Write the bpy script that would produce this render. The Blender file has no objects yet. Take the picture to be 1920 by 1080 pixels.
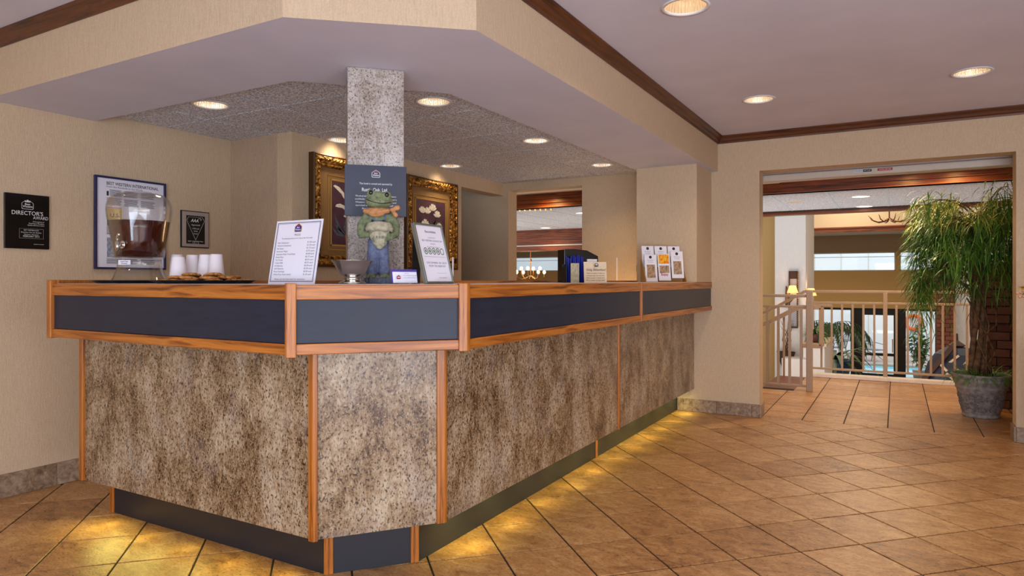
import bpy, bmesh, math, random
from mathutils import Vector, Matrix
random.seed(7)
PI = math.pi
S = bpy.context.scene
C = S.collection

# ------------------------------------------------------------------ camera
CAM_H = 1.15; FPX = 1267.0; YAW = math.atan(721 / 1267)
cam = bpy.data.cameras.new('camera'); co = bpy.data.objects.new('camera', cam); C.objects.link(co)
cam.sensor_width = 36; cam.lens = 36 * FPX / 1920; cam.shift_y = -14 / 1920
co.location = (0, 0, CAM_H); co.rotation_euler = (PI / 2, 0, YAW)
cam.clip_start = 0.05; cam.clip_end = 200
S.camera = co

# ------------------------------------------------------------------ view, world, big lights
vs = S.view_settings
vs.view_transform = 'Standard'; vs.look = 'None'; vs.gamma = 1; vs.exposure = -0.1; vs.use_curve_mapping = False
w = bpy.data.worlds.new('sky'); S.world = w; w.use_nodes = True
nt = w.node_tree; bg = nt.nodes['Background']; bg.inputs[0].default_value = (.80, .90, 1, 1); bg.inputs[1].default_value = 1.6
S.cycles.max_bounces = 8; S.cycles.diffuse_bounces = 4; S.cycles.transparent_max_bounces = 16
S.cycles.sample_clamp_indirect = 6; S.cycles.caustics_reflective = False; S.cycles.caustics_refractive = False

def light(kind, name, loc, power, color, rot=(0, 0, 0), size=None, size_y=None, spot=None, blend=.6, spread=None):
    l = bpy.data.lights.new(name, kind); l.energy = power; l.color = color
    if kind == 'AREA':
        l.shape = 'RECTANGLE' if size_y else 'DISK'; l.size = size
        if size_y: l.size_y = size_y
        if spread: l.spread = spread
    elif size is not None: l.shadow_soft_size = size
    if spot: l.spot_size = spot; l.spot_blend = blend
    o = bpy.data.objects.new(name, l); o.location = loc; o.rotation_euler = rot; C.objects.link(o)
    return o
WARM = (1, .78, .52); DAY = (.90, .93, 1)
# daylight through the glazed entrance behind and to the right of the camera
light('AREA', 'daylight_rear', (1.0, -2.93, 1.25), 90, DAY, (PI / 2, 0, 0), 4.2, 2.2)
light('AREA', 'daylight_side', (3.43, -.6, 1.25), 60, DAY, (PI / 2, 0, PI / 2), 3.2, 2.2)
light('AREA', 'ceiling_fill_rear', (1.0, -2.9, .5), 135, (.66, .78, 1), (math.radians(138), 0, 0), 4.2, 1.2)  # low area light added and tilted up to brighten the ceiling
light('AREA', 'ceiling_fill_side', (3.4, -.6, .5), 115, (.66, .78, 1), (math.radians(138), 0, PI / 2), 3.2, 1.2)  # second added up-tilted fill for the ceiling, from the side
# overhead fill added to brighten the pool hall, which is left roofless
light('AREA', 'pool_fill', (-1, 26.5, 3.6), 520, (.86, .95, 1), (0, 0, 0), 14, 6)

# ------------------------------------------------------------------ materials
def lin(c):
    return tuple(((v / 255) / 12.92 if v / 255 <= .04045 else ((v / 255 + .055) / 1.055) ** 2.4) for v in c) + (1,)
class NT:
    def __init__(s, name, rgb=(200, 200, 200), rough=.6, metal=0, **kw):
        s.m = bpy.data.materials.new(name); s.m.use_nodes = True; s.t = s.m.node_tree; s.b = s.t.nodes['Principled BSDF']
        s.b.inputs['Base Color'].default_value = lin(rgb); s.b.inputs['Roughness'].default_value = rough; s.b.inputs['Metallic'].default_value = metal
        for k, v in kw.items(): s.b.inputs[k.replace('_', ' ')].default_value = v
        s._c = None
    def n(s, typ, **kw):
        nd = s.t.nodes.new('ShaderNode' + typ)
        for k, v in kw.items():
            if k in nd.inputs.keys() if isinstance(k, str) else False: pass
            key = k.replace('_', ' ')
            if key in [i.name for i in nd.inputs]:
                i = [i for i in nd.inputs if i.name == key][0]
                if isinstance(v, bpy.types.NodeSocket): s.t.links.new(v, i)
                else: i.default_value = v
            else: setattr(nd, k, v)
        return nd
    def co(s, scale=(1, 1, 1), kind='Object', rot=(0, 0, 0)):
        if kind == 'World': src = s.n('NewGeometry').outputs['Position']
        else: src = s.n('TexCoord').outputs[kind]
        mp = s.n('Mapping'); mp.inputs['Scale'].default_value = scale; mp.inputs['Rotation'].default_value = rot
        s.t.links.new(src, mp.inputs['Vector']); return mp.outputs[0]
    def ramp(s, fac, stops):
        r = s.n('ValToRGB'); s.t.links.new(fac, r.inputs[0]); e = r.color_ramp.elements
        while len(e) > 1: e.remove(e[-1])
        e[0].position = stops[0][0]; e[0].color = lin(stops[0][1])
        for p, c in stops[1:]:
            x = e.new(p); x.color = lin(c)
        return r.outputs[0]
    def mix(s, fac, a, b, blend='MIX'):
        m = s.n('Mix', data_type='RGBA', blend_type=blend)
        for sock, v in ((m.inputs[0], fac), (m.inputs[6], a), (m.inputs[7], b)):
            if isinstance(v, bpy.types.NodeSocket): s.t.links.new(v, sock)
            elif isinstance(v, tuple) and len(v) == 3: sock.default_value = lin(v)
            else: sock.default_value = v
        return m.outputs[2]
    def math(s, op, a, b=0, c=None):
        m = s.n('Math', operation=op)
        for i, v in enumerate((a, b) if c is None else (a, b, c)):
            if isinstance(v, bpy.types.NodeSocket): s.t.links.new(v, m.inputs[i])
            else: m.inputs[i].default_value = v
        return m.outputs[0]
    def color(s, sock): s.t.links.new(sock, s.b.inputs['Base Color']); return s
    def bump(s, h, dist=.002, strength=.5):
        b = s.n('Bump', Strength=strength, Distance=dist); s.t.links.new(h, b.inputs['Height']); s.t.links.new(b.outputs[0], s.b.inputs['Normal']); return s
    def link(s, sock, name): s.t.links.new(sock, s.b.inputs[name]); return s
    def emit(s, rgb, k):
        s.b.inputs['Emission Color'].default_value = lin(rgb); s.b.inputs['Emission Strength'].default_value = k; return s
def plain(name, rgb, rough=.6, metal=0, **kw): return NT(name, rgb, rough, metal, **kw).m

M = {}
def wallpaper(name, c1, c2):
    t = NT(name, c1, .75); v = t.co(kind='World')
    f = t.n('TexNoise', Scale=170.0, Detail=3.0, Vector=v).outputs[0]
    st = t.n('TexNoise', Scale=60.0, Detail=4.0, Vector=t.co((3, 3, .35), 'World')).outputs[0]
    h = t.math('ADD', f, st)
    t.color(t.ramp(t.math('MULTIPLY', h, .5), [(.35, c2), (.62, c1)])); t.bump(h, .003, .55); return t.m
M['wall'] = wallpaper('wallpaper_beige', (212, 189, 158), (197, 173, 142))
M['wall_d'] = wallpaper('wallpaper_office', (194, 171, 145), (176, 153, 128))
t = NT('painted_ceiling', (226, 222, 232), .8); f = t.n('TexNoise', Scale=3.0, Detail=6.0, Vector=t.co(kind='World')).outputs[0]
t.color(t.ramp(f, [(.3, (214, 216, 234)), (.7, (222, 224, 242))])); t.bump(t.n('TexNoise', Scale=90.0, Vector=t.co(kind='World')).outputs[0], .001, .3); M['ceil'] = t.m
t = NT('acoustic_tile', (190, 190, 196), .9); v = t.co(kind='World')
a = t.n('TexNoise', Scale=105.0, Detail=2.0, Vector=v).outputs[0]; b = t.n('TexVoronoi', Scale=120.0, Vector=v).outputs[0]
t.color(t.mix(t.ramp(a, [(.45, (0, 0, 0)), (.58, (235, 235, 235))]), (238, 242, 252), (142, 146, 160))); t.bump(a, .004, .6); M['acoustic'] = t.m
M['grid'] = plain('ceiling_joint', (34, 32, 34), .8)
M['grid_w'] = plain('ceiling_tee_white', (205, 222, 235), .5)

def oak(name, axis, c=((160, 90, 26), (194, 122, 46), (106, 56, 13)), rough=.32):
    t = NT(name, c[0], rough); sc = {'x': (1.2, 26, 26), 'y': (26, 1.2, 26), 'z': (26, 26, 1.2)}[axis]
    v = t.co(sc); d = t.n('TexNoise', Scale=1.4, Detail=5.0, Roughness=.6, Distortion=.9, Vector=v).outputs[0]
    fine = t.n('TexNoise', Scale=5.0, Detail=3.0, Vector=v).outputs[0]
    t.color(t.mix(t.ramp(fine, [(.42, (70, 70, 70)), (.6, (0, 0, 0))]), t.ramp(d, [(.36, c[2]), (.43, c[0]), (.57, c[1]), (.66, c[0]), (.72, c[2])]), c[2]))
    t.bump(d, .0008, .3); t.b.inputs['Coat Weight'].default_value = .12; t.b.inputs['Coat Roughness'].default_value = .25; return t.m
M['oak'] = oak('oak_trim', 'x'); M['oak_z'] = oak('oak_post', 'z')
DK = ((76, 39, 17), (100, 54, 25), (48, 23, 10))
M['dark_x'] = oak('walnut_molding', 'x', DK, .4); M['dark_y'] = oak('walnut_molding_side', 'y', DK, .4)
RD = ((110, 50, 20), (150, 76, 32), (70, 28, 12))
M['red_x'] = oak('stained_beam', 'x', RD, .4)

def granite(name, pale=(208, 198, 186), tan=(158, 134, 108), brown=(104, 78, 54), dark=(52, 42, 36), rough=.3, streak=.55):
    mid = tuple((a_ + b_) // 2 for a_, b_ in zip(pale, tan))
    t = NT(name, tan, rough); v = t.co((1, 1, streak))
    blot = t.n('TexNoise', Scale=6.5, Detail=6.0, Roughness=.62, Vector=v).outputs[0]
    gr = t.n('TexNoise', Scale=75.0, Detail=6.0, Roughness=.75, Vector=v).outputs[0]
    sp = t.n('TexNoise', Scale=150.0, Detail=3.0, Vector=v).outputs[0]
    blue = t.n('TexNoise', Scale=9.0, Detail=4.0, Vector=t.co((1, 1, streak), rot=(1, 2, 0))).outputs[0]
    base = t.ramp(t.math('ADD', t.math('MULTIPLY', blot, .5), t.math('MULTIPLY', gr, .5)), [(.40, brown), (.48, tan), (.54, mid), (.62, pale)])
    base = t.mix(t.ramp(blue, [(.55, (0, 0, 0)), (.70, (105, 105, 105))]), base, (170, 172, 182))
    base = t.mix(t.ramp(sp, [(.36, (235, 235, 235)), (.43, (0, 0, 0))]), base, dark)
    base = t.mix(t.ramp(t.n('TexNoise', Scale=150.0, Detail=1.0, Vector=t.co(rot=(2, 1, 0))).outputs[0], [(.62, (0, 0, 0)), (.68, (200, 200, 200))]), base, pale)
    t.color(base); t.bump(gr, .0006, .25); return t.m
M['granite'] = granite('granite_laminate', (192, 176, 150), (140, 115, 84), (82, 56, 33), (30, 23, 18))
M['granite_c'] = granite('column_laminate', (206, 200, 196), (160, 148, 136), (116, 96, 78), (56, 48, 44), .28, .8)
t = NT('navy_laminate', (36, 43, 60), .3); f = t.n('TexNoise', Scale=8.0, Detail=5.0, Vector=t.co((1, 1, 6))).outputs[0]
t.color(t.ramp(f, [(.3, (31, 37, 53)), (.7, (39, 46, 64))])); t.link(t.math('MULTIPLY_ADD', f, .15, .24), 'Roughness'); t.b.inputs['Specular IOR Level'].default_value = .27; M['navy'] = t.m
M['kick'] = plain('toe_kick_laminate', (34, 36, 44), .42)
M['laminate'] = plain('counter_laminate', (206, 198, 200), .3)

t = NT('floor_tile', (176, 120, 78), .3); v = t.co(kind='World')
inf = t.n('ObjectInfo'); rnd = inf.outputs['Random']
big = t.n('TexNoise', Scale=2.2, Detail=3.0, Vector=v).outputs[0]
mid = t.n('TexNoise', Scale=9.0, Detail=7.0, Roughness=.65, Distortion=1.2, Vector=t.co((1, 1.9, 1), 'World', (0, 0, .5))).outputs[0]
fin = t.n('TexNoise', Scale=60.0, Detail=4.0, Roughness=.7, Vector=t.co((1, 2.2, 1), 'World', (0, 0, .6))).outputs[0]
h = t.math('ADD', t.math('ADD', t.math('MULTIPLY', mid, .47), t.math('MULTIPLY', fin, .38)), t.math('MULTIPLY', t.math('ADD', big, rnd), .075))
t.color(t.ramp(h, [(.37, (106, 72, 44)), (.45, (158, 112, 68)), (.52, (180, 133, 84)), (.61, (206, 164, 114))]))
t.bump(t.math('ADD', mid, fin), .004, .35); t.link(t.math('MULTIPLY_ADD', fin, .35, .14), 'Roughness'); M['tile'] = t.m
M['grout'] = plain('tile_grout', (42, 32, 26), .9)
t = NT('baseboard_tile', (150, 128, 104), .4); f = t.n('TexNoise', Scale=22.0, Detail=7.0, Roughness=.7, Distortion=1., Vector=t.co(kind='World')).outputs[0]
t.color(t.ramp(t.math('MULTIPLY_ADD', t.n('ObjectInfo').outputs['Random'], .07, t.math('MULTIPLY', f, .93)), [(.34, (104, 84, 66)), (.5, (150, 126, 102)), (.66, (178, 158, 136))])); t.bump(f, .002, .4); M['base'] = t.m

t = NT('brick_red', (140, 78, 58), .85); f = t.n('TexNoise', Scale=30.0, Detail=5.0, Vector=t.co(kind='World')).outputs[0]
t.color(t.mix(f, t.ramp(t.n('ObjectInfo').outputs['Random'], [(0, (112, 58, 42)), (.5, (142, 78, 56)), (1, (164, 98, 72))]), (120, 66, 50))); t.bump(f, .004, .5); M['brick'] = t.m
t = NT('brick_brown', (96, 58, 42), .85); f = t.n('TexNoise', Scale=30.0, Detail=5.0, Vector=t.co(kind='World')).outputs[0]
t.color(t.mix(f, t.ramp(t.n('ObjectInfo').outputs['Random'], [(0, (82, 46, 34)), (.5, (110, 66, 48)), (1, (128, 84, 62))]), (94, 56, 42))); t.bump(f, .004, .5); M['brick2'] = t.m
M['mortar'] = plain('mortar', (64, 48, 42), .95)
t = NT('stucco_white', (232, 226, 222), .9); f = t.n('TexNoise', Scale=14.0, Detail=6.0, Vector=t.co((1, 1, .5), 'World')).outputs[0]; t.bump(f, .03, .7); M['stucco'] = t.m
def paint(n, c, r=.7):
    t = NT(n, c, r); f = t.n('TexNoise', Scale=40.0, Detail=3.0, Vector=t.co(kind='World')).outputs[0]
    t.color(t.mix(f, c, tuple(max(0, int(x * .93)) for x in c))); t.bump(f, .001, .3); return t.m
M['ochre'] = paint('ochre_paint', (206, 168, 108)); M['taupe'] = paint('taupe_paint', (168, 150, 124)); M['cream'] = paint('cream_paint', (226, 206, 176))
M['cream_trim'] = paint('cream_shutter', (214, 204, 190), .45); M['poolwall'] = paint('pool_wall_white', (238, 240, 242), .6)
M['rail'] = paint('rail_enamel', (176, 152, 128), .4)
M['pooldeck'] = paint('pool_deck', (176, 160, 150), .7); M['atrium_floor'] = paint('atrium_floor_stone', (170, 150, 130), .5)
M['black'] = plain('black_plastic', (14, 14, 16), .25); M['matblack'] = plain('black_matte', (20, 19, 20), .55)
M['doorframe'] = plain('bronze_door_frame', (18, 14, 12), .4)
M['white'] = plain('white_paint', (238, 236, 240), .4); M['paper'] = plain('white_paper', (232, 232, 244), .5)
M['ink'] = plain('black_ink', (34, 34, 48), .6); M['grayink'] = plain('gray_ink', (120, 120, 138), .6)
M['blueink'] = plain('blue_ink', (32, 44, 140), .5); M['goldink'] = plain('gold_ink', (226, 190, 60), .5); M['redink'] = plain('red_ink', (170, 40, 46), .5)
M['silverink'] = plain('silver_ink', (214, 214, 214), .4); M['orangeink'] = plain('orange_ink', (236, 110, 30), .5)
M['chrome'] = plain('polished_chrome', (225, 222, 215), .08, 1); M['silver'] = plain('silver_bowl', (205, 200, 190), .12, 1)
t = NT('pewter_frame', (186, 174, 170), .32, .45); M['pewter'] = t.m
M['greyframe'] = plain('sage_metal_frame', (128, 130, 118), .3, .6)
def glassy(name, rgb, rough=.02, ior=1.45, tr=1.0):
    t = NT(name, rgb, rough); t.b.inputs['Transmission Weight'].default_value = tr; t.b.inputs['IOR'].default_value = ior; return t.m
t = NT('clear_acrylic', (235, 245, 248), .02); tr = t.n('BsdfTransparent'); tr.inputs[0].default_value = (.965, .965, .955, 1); gl = t.n('BsdfGlossy', Roughness=.04); lw = t.n('LayerWeight', Blend=.32); mx = t.n('MixShader')
t.t.links.new(t.math('MULTIPLY_ADD', lw.outputs['Facing'], .42, .03), mx.inputs[0]); t.t.links.new(tr.outputs[0], mx.inputs[1]); t.t.links.new(gl.outputs[0], mx.inputs[2]); t.t.links.new(mx.outputs[0], t.t.nodes['Material Output'].inputs[0]); M['clear'] = t.m
t = NT('window_glass', (235, 245, 248), .02); tr = t.n('BsdfTransparent'); gl = t.n('BsdfGlossy', Roughness=.02); mx = t.n('MixShader', Fac=.06)
mx.inputs[0].default_value = .06; t.t.links.new(tr.outputs[0], mx.inputs[1]); t.t.links.new(gl.outputs[0], mx.inputs[2]); t.t.links.new(mx.outputs[0], t.t.nodes['Material Output'].inputs[0]); M['pane'] = t.m
M['tea'] = plain('iced_tea', (66, 13, 6), .15)
M['foam'] = plain('foam_cup', (242, 236, 240), .6, Subsurface_Weight=.15)
t = NT('cookie', (190, 130, 66), .85); f = t.n('TexNoise', Scale=70.0, Detail=4.0, Vector=t.co()).outputs[0]
t.color(t.ramp(f, [(.36, (92, 50, 22)), (.42, (176, 112, 52)), (.65, (214, 156, 88))])); t.bump(f, .004, .8); M['cookie'] = t.m
def statue(name, c, c2, sc=60.0):
    t = NT(name, c, .8); f = t.n('TexNoise', Scale=sc, Detail=6.0, Roughness=.7, Vector=t.co()).outputs[0]
    t.color(t.ramp(f, [(.35, c2), (.6, c)])); t.bump(f, .002, .5); return t.m
M['frog'] = statue('frog_green', (132, 142, 104), (86, 98, 68)); M['denim'] = statue('frog_blue', (112, 122, 150), (76, 86, 116))
M['bandana'] = statue('frog_orange', (204, 148, 96), (160, 106, 66)); M['bag'] = statue('frog_bag_stone', (186, 178, 150), (146, 140, 116))
M['stone'] = statue('frog_base_stone', (124, 132, 150), (74, 84, 104)); M['eye'] = plain('frog_eye', (22, 22, 28), .15)
t = NT('gold_leaf_frame', (168, 118, 44), .35, .75); f = t.n('TexVoronoi', Scale=70.0, Vector=t.co()).outputs[0]; f2 = t.n('TexNoise', Scale=45.0, Detail=5.0, Vector=t.co()).outputs[0]
t.color(t.ramp(f2, [(.36, (48, 28, 14)), (.48, (150, 100, 40)), (.66, (214, 164, 76))])); t.bump(t.math('ADD', f, f2), .006, .9); M['gold'] = t.m
M['goldedge'] = plain('dark_gold_edge', (82, 54, 26), .4, .4)
M['mat'] = statue('tan_mat_board', (146, 108, 60), (132, 96, 52), 200.0); M['filet'] = plain('gold_filet', (190, 152, 84), .35, .4)
M['plum'] = statue('plum_canvas', (84, 46, 62), (58, 32, 46), 14.0); M['petal'] = statue('painted_petal', (236, 228, 210), (196, 186, 170)); M['bluegreen'] = statue('painted_leaf', (86, 104, 112), (58, 72, 84))
M['clay'] = statue('terracotta_paint', (150, 92, 84), (120, 72, 66))
t = NT('concrete_pot', (150, 148, 146), .75); v = t.co(); f = t.n('TexNoise', Scale=30.0, Detail=5.0, Vector=v).outputs[0]
t.color(t.ramp(f, [(.35, (122, 120, 120)), (.65, (164, 161, 158))])); t.bump(f, .003, .4); M['pot'] = t.m
M['relief'] = statue('pot_relief', (128, 126, 126), (88, 88, 92), 120.0)
def leafmat(name, a, b, rough=.45):
    t = NT(name, a, rough); r = t.n('TexNoise', Scale=9.0, Detail=3.0, Vector=t.co(kind='World')).outputs[0]
    t.color(t.ramp(t.math('MULTIPLY_ADD', t.n('ObjectInfo').outputs['Random'], .3, t.math('MULTIPLY', r, .8)), [(.3, b), (.7, a)]))
    t.b.inputs['Subsurface Weight'].default_value = 0; return t.m
M['leaf'] = leafmat('willow_leaf', (120, 168, 56), (48, 100, 30)); M['leaf_y'] = leafmat('top_lit_leaf', (206, 204, 90), (140, 168, 56))  # leaf_y has light from above painted into its paler yellow-green
M['grass'] = leafmat('grass_tuft', (96, 150, 58), (40, 92, 30)); M['palm'] = leafmat('palm_frond', (60, 92, 56), (22, 44, 28)); M['shrub'] = leafmat('shrub_leaf', (54, 132, 66), (24, 78, 40))
M['bark'] = statue('bark', (124, 92, 62), (70, 48, 32), 30.0)
M['yellow'] = statue('yellow_petal', (224, 178, 40), (180, 128, 20)); M['pink'] = plain('pink_bud', (226, 160, 130), .5)
t = NT('pool_water', (120, 205, 225), .05); f = t.n('TexNoise', Scale=2.0, Detail=3.0, Vector=t.co(kind='World')).outputs[0]; t.bump(f, .05, .3); M['water'] = t.m
M['reflector'] = None
t = NT('lamp_reflector', (250, 232, 204), .2, .9); v = t.n('TexCoord').outputs['Object']; sx = t.n('SeparateXYZ'); t.t.links.new(v, sx.inputs[0])
an = t.math('ARCTAN2', sx.outputs[1], sx.outputs[0]); wv = t.math('SINE', t.math('MULTIPLY', an, 34.0)); t.bump(wv, .004, .8); t.emit((255, 226, 190), .16); M['reflector'] = t.m
M['bulb'] = NT('lamp_bulb', (255, 240, 210), .4).emit((255, 232, 196), 14).m
M['glowdisc'] = NT('lamp_lens', (255, 240, 210), .4).emit((255, 238, 210), 3.2).m
M['shade'] = NT('lamp_shade', (240, 200, 140), .6).emit((255, 196, 112), 1.3).m
M['puck'] = NT('puck_lens', (255, 230, 120), .4).emit((255, 226, 90), 6).m
M['flame'] = NT('candle_bulb', (255, 220, 150), .4).emit((255, 214, 140), 9).m
M['brown'] = plain('dark_brown', (70, 42, 26), .6); M['carpet'] = paint('stair_wood', (112, 58, 36), .5)
M['brass'] = plain('aged_brass', (140, 96, 56), .4, .6); M['mirror'] = plain('mirror_glass', (196, 202, 214), .12, .4)
M['bluepot'] = plain('blue_glazed_pot', (52, 96, 140), .2); M['tan'] = plain('beige_plastic', (206, 186, 150), .5)
M['cord'] = plain('black_cord', (20, 18, 18), .5); M['iron'] = plain('patio_iron', (96, 100, 108), .5)
M['bluepen'] = plain('blue_pen', (24, 40, 150), .4); M['photo'] = statue('brochure_photo', (196, 160, 116), (70, 72, 84), 40.0)
M['photo2'] = statue('brochure_photo_blue', (176, 186, 200), (96, 96, 110), 60.0); M['fruit'] = statue('brochure_fruit', (244, 196, 40), (226, 76, 22), 50.0)
M['purple'] = plain('purple_edge', (76, 62, 150), .5); M['slate'] = plain('slate_metal', (52, 56, 74), .5, .3); M['cutout'] = plain('pale_inlay', (226, 206, 176), .5)
M['orange'] = plain('life_ring_orange', (240, 96, 36), .5); M['walnutbox'] = plain('kraft_holder', (176, 132, 74), .6)
M['steelblue'] = plain('anodised_navy', (36, 38, 84), .35); M['plaque'] = plain('black_glass_plaque', (8, 9, 11), .06); M['navyp'] = plain('navy_plaque', (30, 39, 64), .35)
M['greenink'] = plain('green_ink', (60, 96, 60), .5)

# ------------------------------------------------------------------ geometry helpers
class MB:
    def __init__(s): s.v = []; s.f = []; s.mi = []; s.cur = 0; s.T = Matrix.Identity(4)
    def add(s, vs_, fs):
        o = len(s.v); s.v += [tuple(s.T @ Vector(p)) for p in vs_]
        for f in fs: s.f.append([i + o for i in f]); s.mi.append(s.cur)
        return s
    def box(s, x0, x1, y0, y1, z0, z1, ch=0):
        if ch <= 0:
            v = [(x, y, z) for z in (z0, z1) for y in (y0, y1) for x in (x0, x1)]
            return s.add(v, [(0, 2, 3, 1), (4, 5, 7, 6), (0, 1, 5, 4), (2, 6, 7, 3), (0, 4, 6, 2), (1, 3, 7, 5)])
        bm = bmesh.new(); bmesh.ops.create_cube(bm, size=1)
        for q in bm.verts: q.co = Vector(((x0 + x1) / 2 + q.co.x * (x1 - x0), (y0 + y1) / 2 + q.co.y * (y1 - y0), (z0 + z1) / 2 + q.co.z * (z1 - z0)))
        bmesh.ops.bevel(bm, geom=bm.edges[:], offset=ch, segments=2, affect='EDGES', profile=.6)
        s.bm(bm); return s
    def bm(s, bm):
        bm.verts.index_update(); s.add([q.co[:] for q in bm.verts], [[q.index for q in f.verts] for f in bm.faces]); bm.free(); return s
    def prism(s, pts, z0, z1):
        n = len(pts); v = [(x, y, z0) for x, y in pts] + [(x, y, z1) for x, y in pts]
        return s.add(v, [tuple(reversed(range(n))), tuple(range(n, 2 * n))] + [(i, (i + 1) % n, n + (i + 1) % n, n + i) for i in range(n)])
    def plate(s, pts, y0, y1):      # polygon in XZ, extruded in Y (y0 is the front)
        n = len(pts); v = [(x, y0, z) for x, z in pts] + [(x, y1, z) for x, z in pts]
        return s.add(v, [tuple(range(n)), tuple(reversed(range(n, 2 * n)))] + [(i, n + i, n + (i + 1) % n, (i + 1) % n) for i in range(n)])
    def lathe(s, prof, n=24, c=(0, 0, 0), sx=1, sy=1, cap=True):
        v = []; fs = []; m = len(prof)
        for r, z in prof:
            for k in range(n):
                a = 2 * PI * k / n; v.append((c[0] + r * sx * math.cos(a), c[1] + r * sy * math.sin(a), c[2] + z))
        for i in range(m - 1):
            for k in range(n): fs.append((i * n + k, i * n + (k + 1) % n, (i + 1) * n + (k + 1) % n, (i + 1) * n + k))
        if cap:
            if prof[0][0] > 1e-5: fs.append(tuple(reversed(range(n))))
            if prof[-1][0] > 1e-5: fs.append(tuple(range((m - 1) * n, m * n)))
        return s.add(v, fs)
    def tube(s, pts, r, n=8):
        pts = [Vector(p) for p in pts]; rs = r if isinstance(r, (list, tuple)) else [r] * len(pts)
        v = []; fs = []; up = None
        for i, p in enumerate(pts):
            d = (pts[min(i + 1, len(pts) - 1)] - pts[max(i - 1, 0)]).normalized()
            if up is None: up = Vector((0, 0, 1)) if abs(d.z) < .9 else Vector((1, 0, 0))
            a = d.cross(up).normalized(); b = a.cross(d).normalized(); up = b
            for k in range(n):
                t_ = 2 * PI * k / n + PI / n; v.append(tuple(p + rs[i] * (math.cos(t_) * a + math.sin(t_) * b)))
        for i in range(len(pts) - 1):
            for k in range(n): fs.append((i * n + k, (i + 1) * n + k, (i + 1) * n + (k + 1) % n, i * n + (k + 1) % n))
        fs.append(tuple(range(n))); fs.append(tuple(reversed(range((len(pts) - 1) * n, len(pts) * n))))
        return s.add(v, fs)
    def bar(s, p, q, w, h=None):    # square bar
        h = h or w; p = Vector(p); q = Vector(q); d = (q - p).normalized(); up = Vector((0, 0, 1)) if abs(d.z) < .95 else Vector((0, 1, 0))
        a = d.cross(up).normalized() * w / 2; b = a.cross(d).normalized() * h / 2
        v = [tuple(e + i * a + j * b) for e in (p, q) for i, j in ((-1, -1), (1, -1), (1, 1), (-1, 1))]
        return s.add(v, [(0, 1, 2, 3), (7, 6, 5, 4), (0, 4, 5, 1), (1, 5, 6, 2), (2, 6, 7, 3), (3, 7, 4, 0)])
    def ball(s, c, r, n=16, m=10):
        r = r if isinstance(r, (list, tuple)) else (r, r, r); prof = []
        v = [(c[0], c[1], c[2] - r[2])]
        for i in range(1, m):
            t_ = PI * i / m - PI / 2
            for k in range(n): a = 2 * PI * k / n; v.append((c[0] + r[0] * math.cos(t_) * math.cos(a), c[1] + r[1] * math.cos(t_) * math.sin(a), c[2] + r[2] * math.sin(t_)))
        v.append((c[0], c[1], c[2] + r[2])); fs = []
        for k in range(n): fs.append((0, 1 + (k + 1) % n, 1 + k)); fs.append((len(v) - 1, 1 + (m - 2) * n + k, 1 + (m - 2) * n + (k + 1) % n))
        for i in range(m - 2):
            for k in range(n): a0 = 1 + i * n; fs.append((a0 + k, a0 + (k + 1) % n, a0 + n + (k + 1) % n, a0 + n + k))
        return s.add(v, fs)
    def build(s, name, mat, parent=None, smooth=False, loc=None, rotz=0, bevel=0, rot=None):
        me = bpy.data.meshes.new(name); me.from_pydata(s.v, [], s.f)
        mats = mat if isinstance(mat, (list, tuple)) else [mat]
        for k in mats: me.materials.append(M[k] if isinstance(k, str) else k)
        if len(mats) > 1: me.polygons.foreach_set('material_index', s.mi)
        if smooth: me.polygons.foreach_set('use_smooth', [True] * len(me.polygons))
        me.update(); o = bpy.data.objects.new(name, me); C.objects.link(o)
        if smooth == 'auto': pass
        if parent: o.parent = parent
        if loc: o.location = loc
        if rotz: o.rotation_euler = (0, 0, rotz)
        if rot: o.rotation_euler = rot
        if bevel:
            b = o.modifiers.new('bevel', 'BEVEL'); b.width = bevel; b.segments = 2; b.limit_method = 'ANGLE'
        return o
    def text(s, string, x, z, h, width=None, align='C', y=0, bold=0.0, shear=0, spacing=1):
        cu = bpy.data.curves.new('t', 'FONT'); cu.body = string; cu.size = 1; cu.offset = bold; cu.shear = shear; cu.space_character = spacing; cu.resolution_u = 3
        ob = bpy.data.objects.new('t', cu); me = bpy.data.meshes.new_from_object(ob)
        if len(me.vertices) == 0: return s
        xs = [q.co.x for q in me.vertices]; x0, x1 = min(xs), max(xs); k = h / .72
        kx = k if width is None else width / (x1 - x0)
        wd = (x1 - x0) * kx; off = {'C': -wd / 2, 'L': 0, 'R': -wd}[align]
        s.add([(x + off + (q.co.x - x0) * kx, y, z + q.co.y * k) for q in me.vertices], [list(p.vertices) for p in me.polygons])
        bpy.data.objects.remove(ob); bpy.data.curves.remove(cu); bpy.data.meshes.remove(me); return s

def tag(o, label=None, cat=None, group=None, kind=None):
    if label: o['label'] = label
    if cat: o['category'] = cat
    if group: o['group'] = group
    if kind: o['kind'] = kind
    return o
def thing(name, label, cat, loc=(0, 0, 0), rotz=0, group=None):
    o = bpy.data.objects.new(name, None); C.objects.link(o); o.location = loc; o.rotation_euler = (0, 0, rotz); o.empty_display_size = .1
    return tag(o, label, cat, group)
def dup(root, loc, rotz=None, label=None):
    r = root.copy(); C.objects.link(r); r.location = loc
    if rotz is not None: r.rotation_euler = (0, 0, rotz)
    if label: r['label'] = label
    for ch in list(root.children):
        c = ch.copy(); C.objects.link(c); c.parent = r
        for g in list(ch.children):
            d = g.copy(); C.objects.link(d); d.parent = c
    return r
def inst(src, name, loc, rot=(0, 0, 0), parent=None, scale=None):
    o = bpy.data.objects.new(name, src if isinstance(src, bpy.types.Mesh) else src.data); C.objects.link(o); o.location = loc; o.rotation_euler = rot
    if parent: o.parent = parent
    if scale: o.scale = scale
    return o
def st(o): o['kind'] = 'structure'; return o

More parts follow.
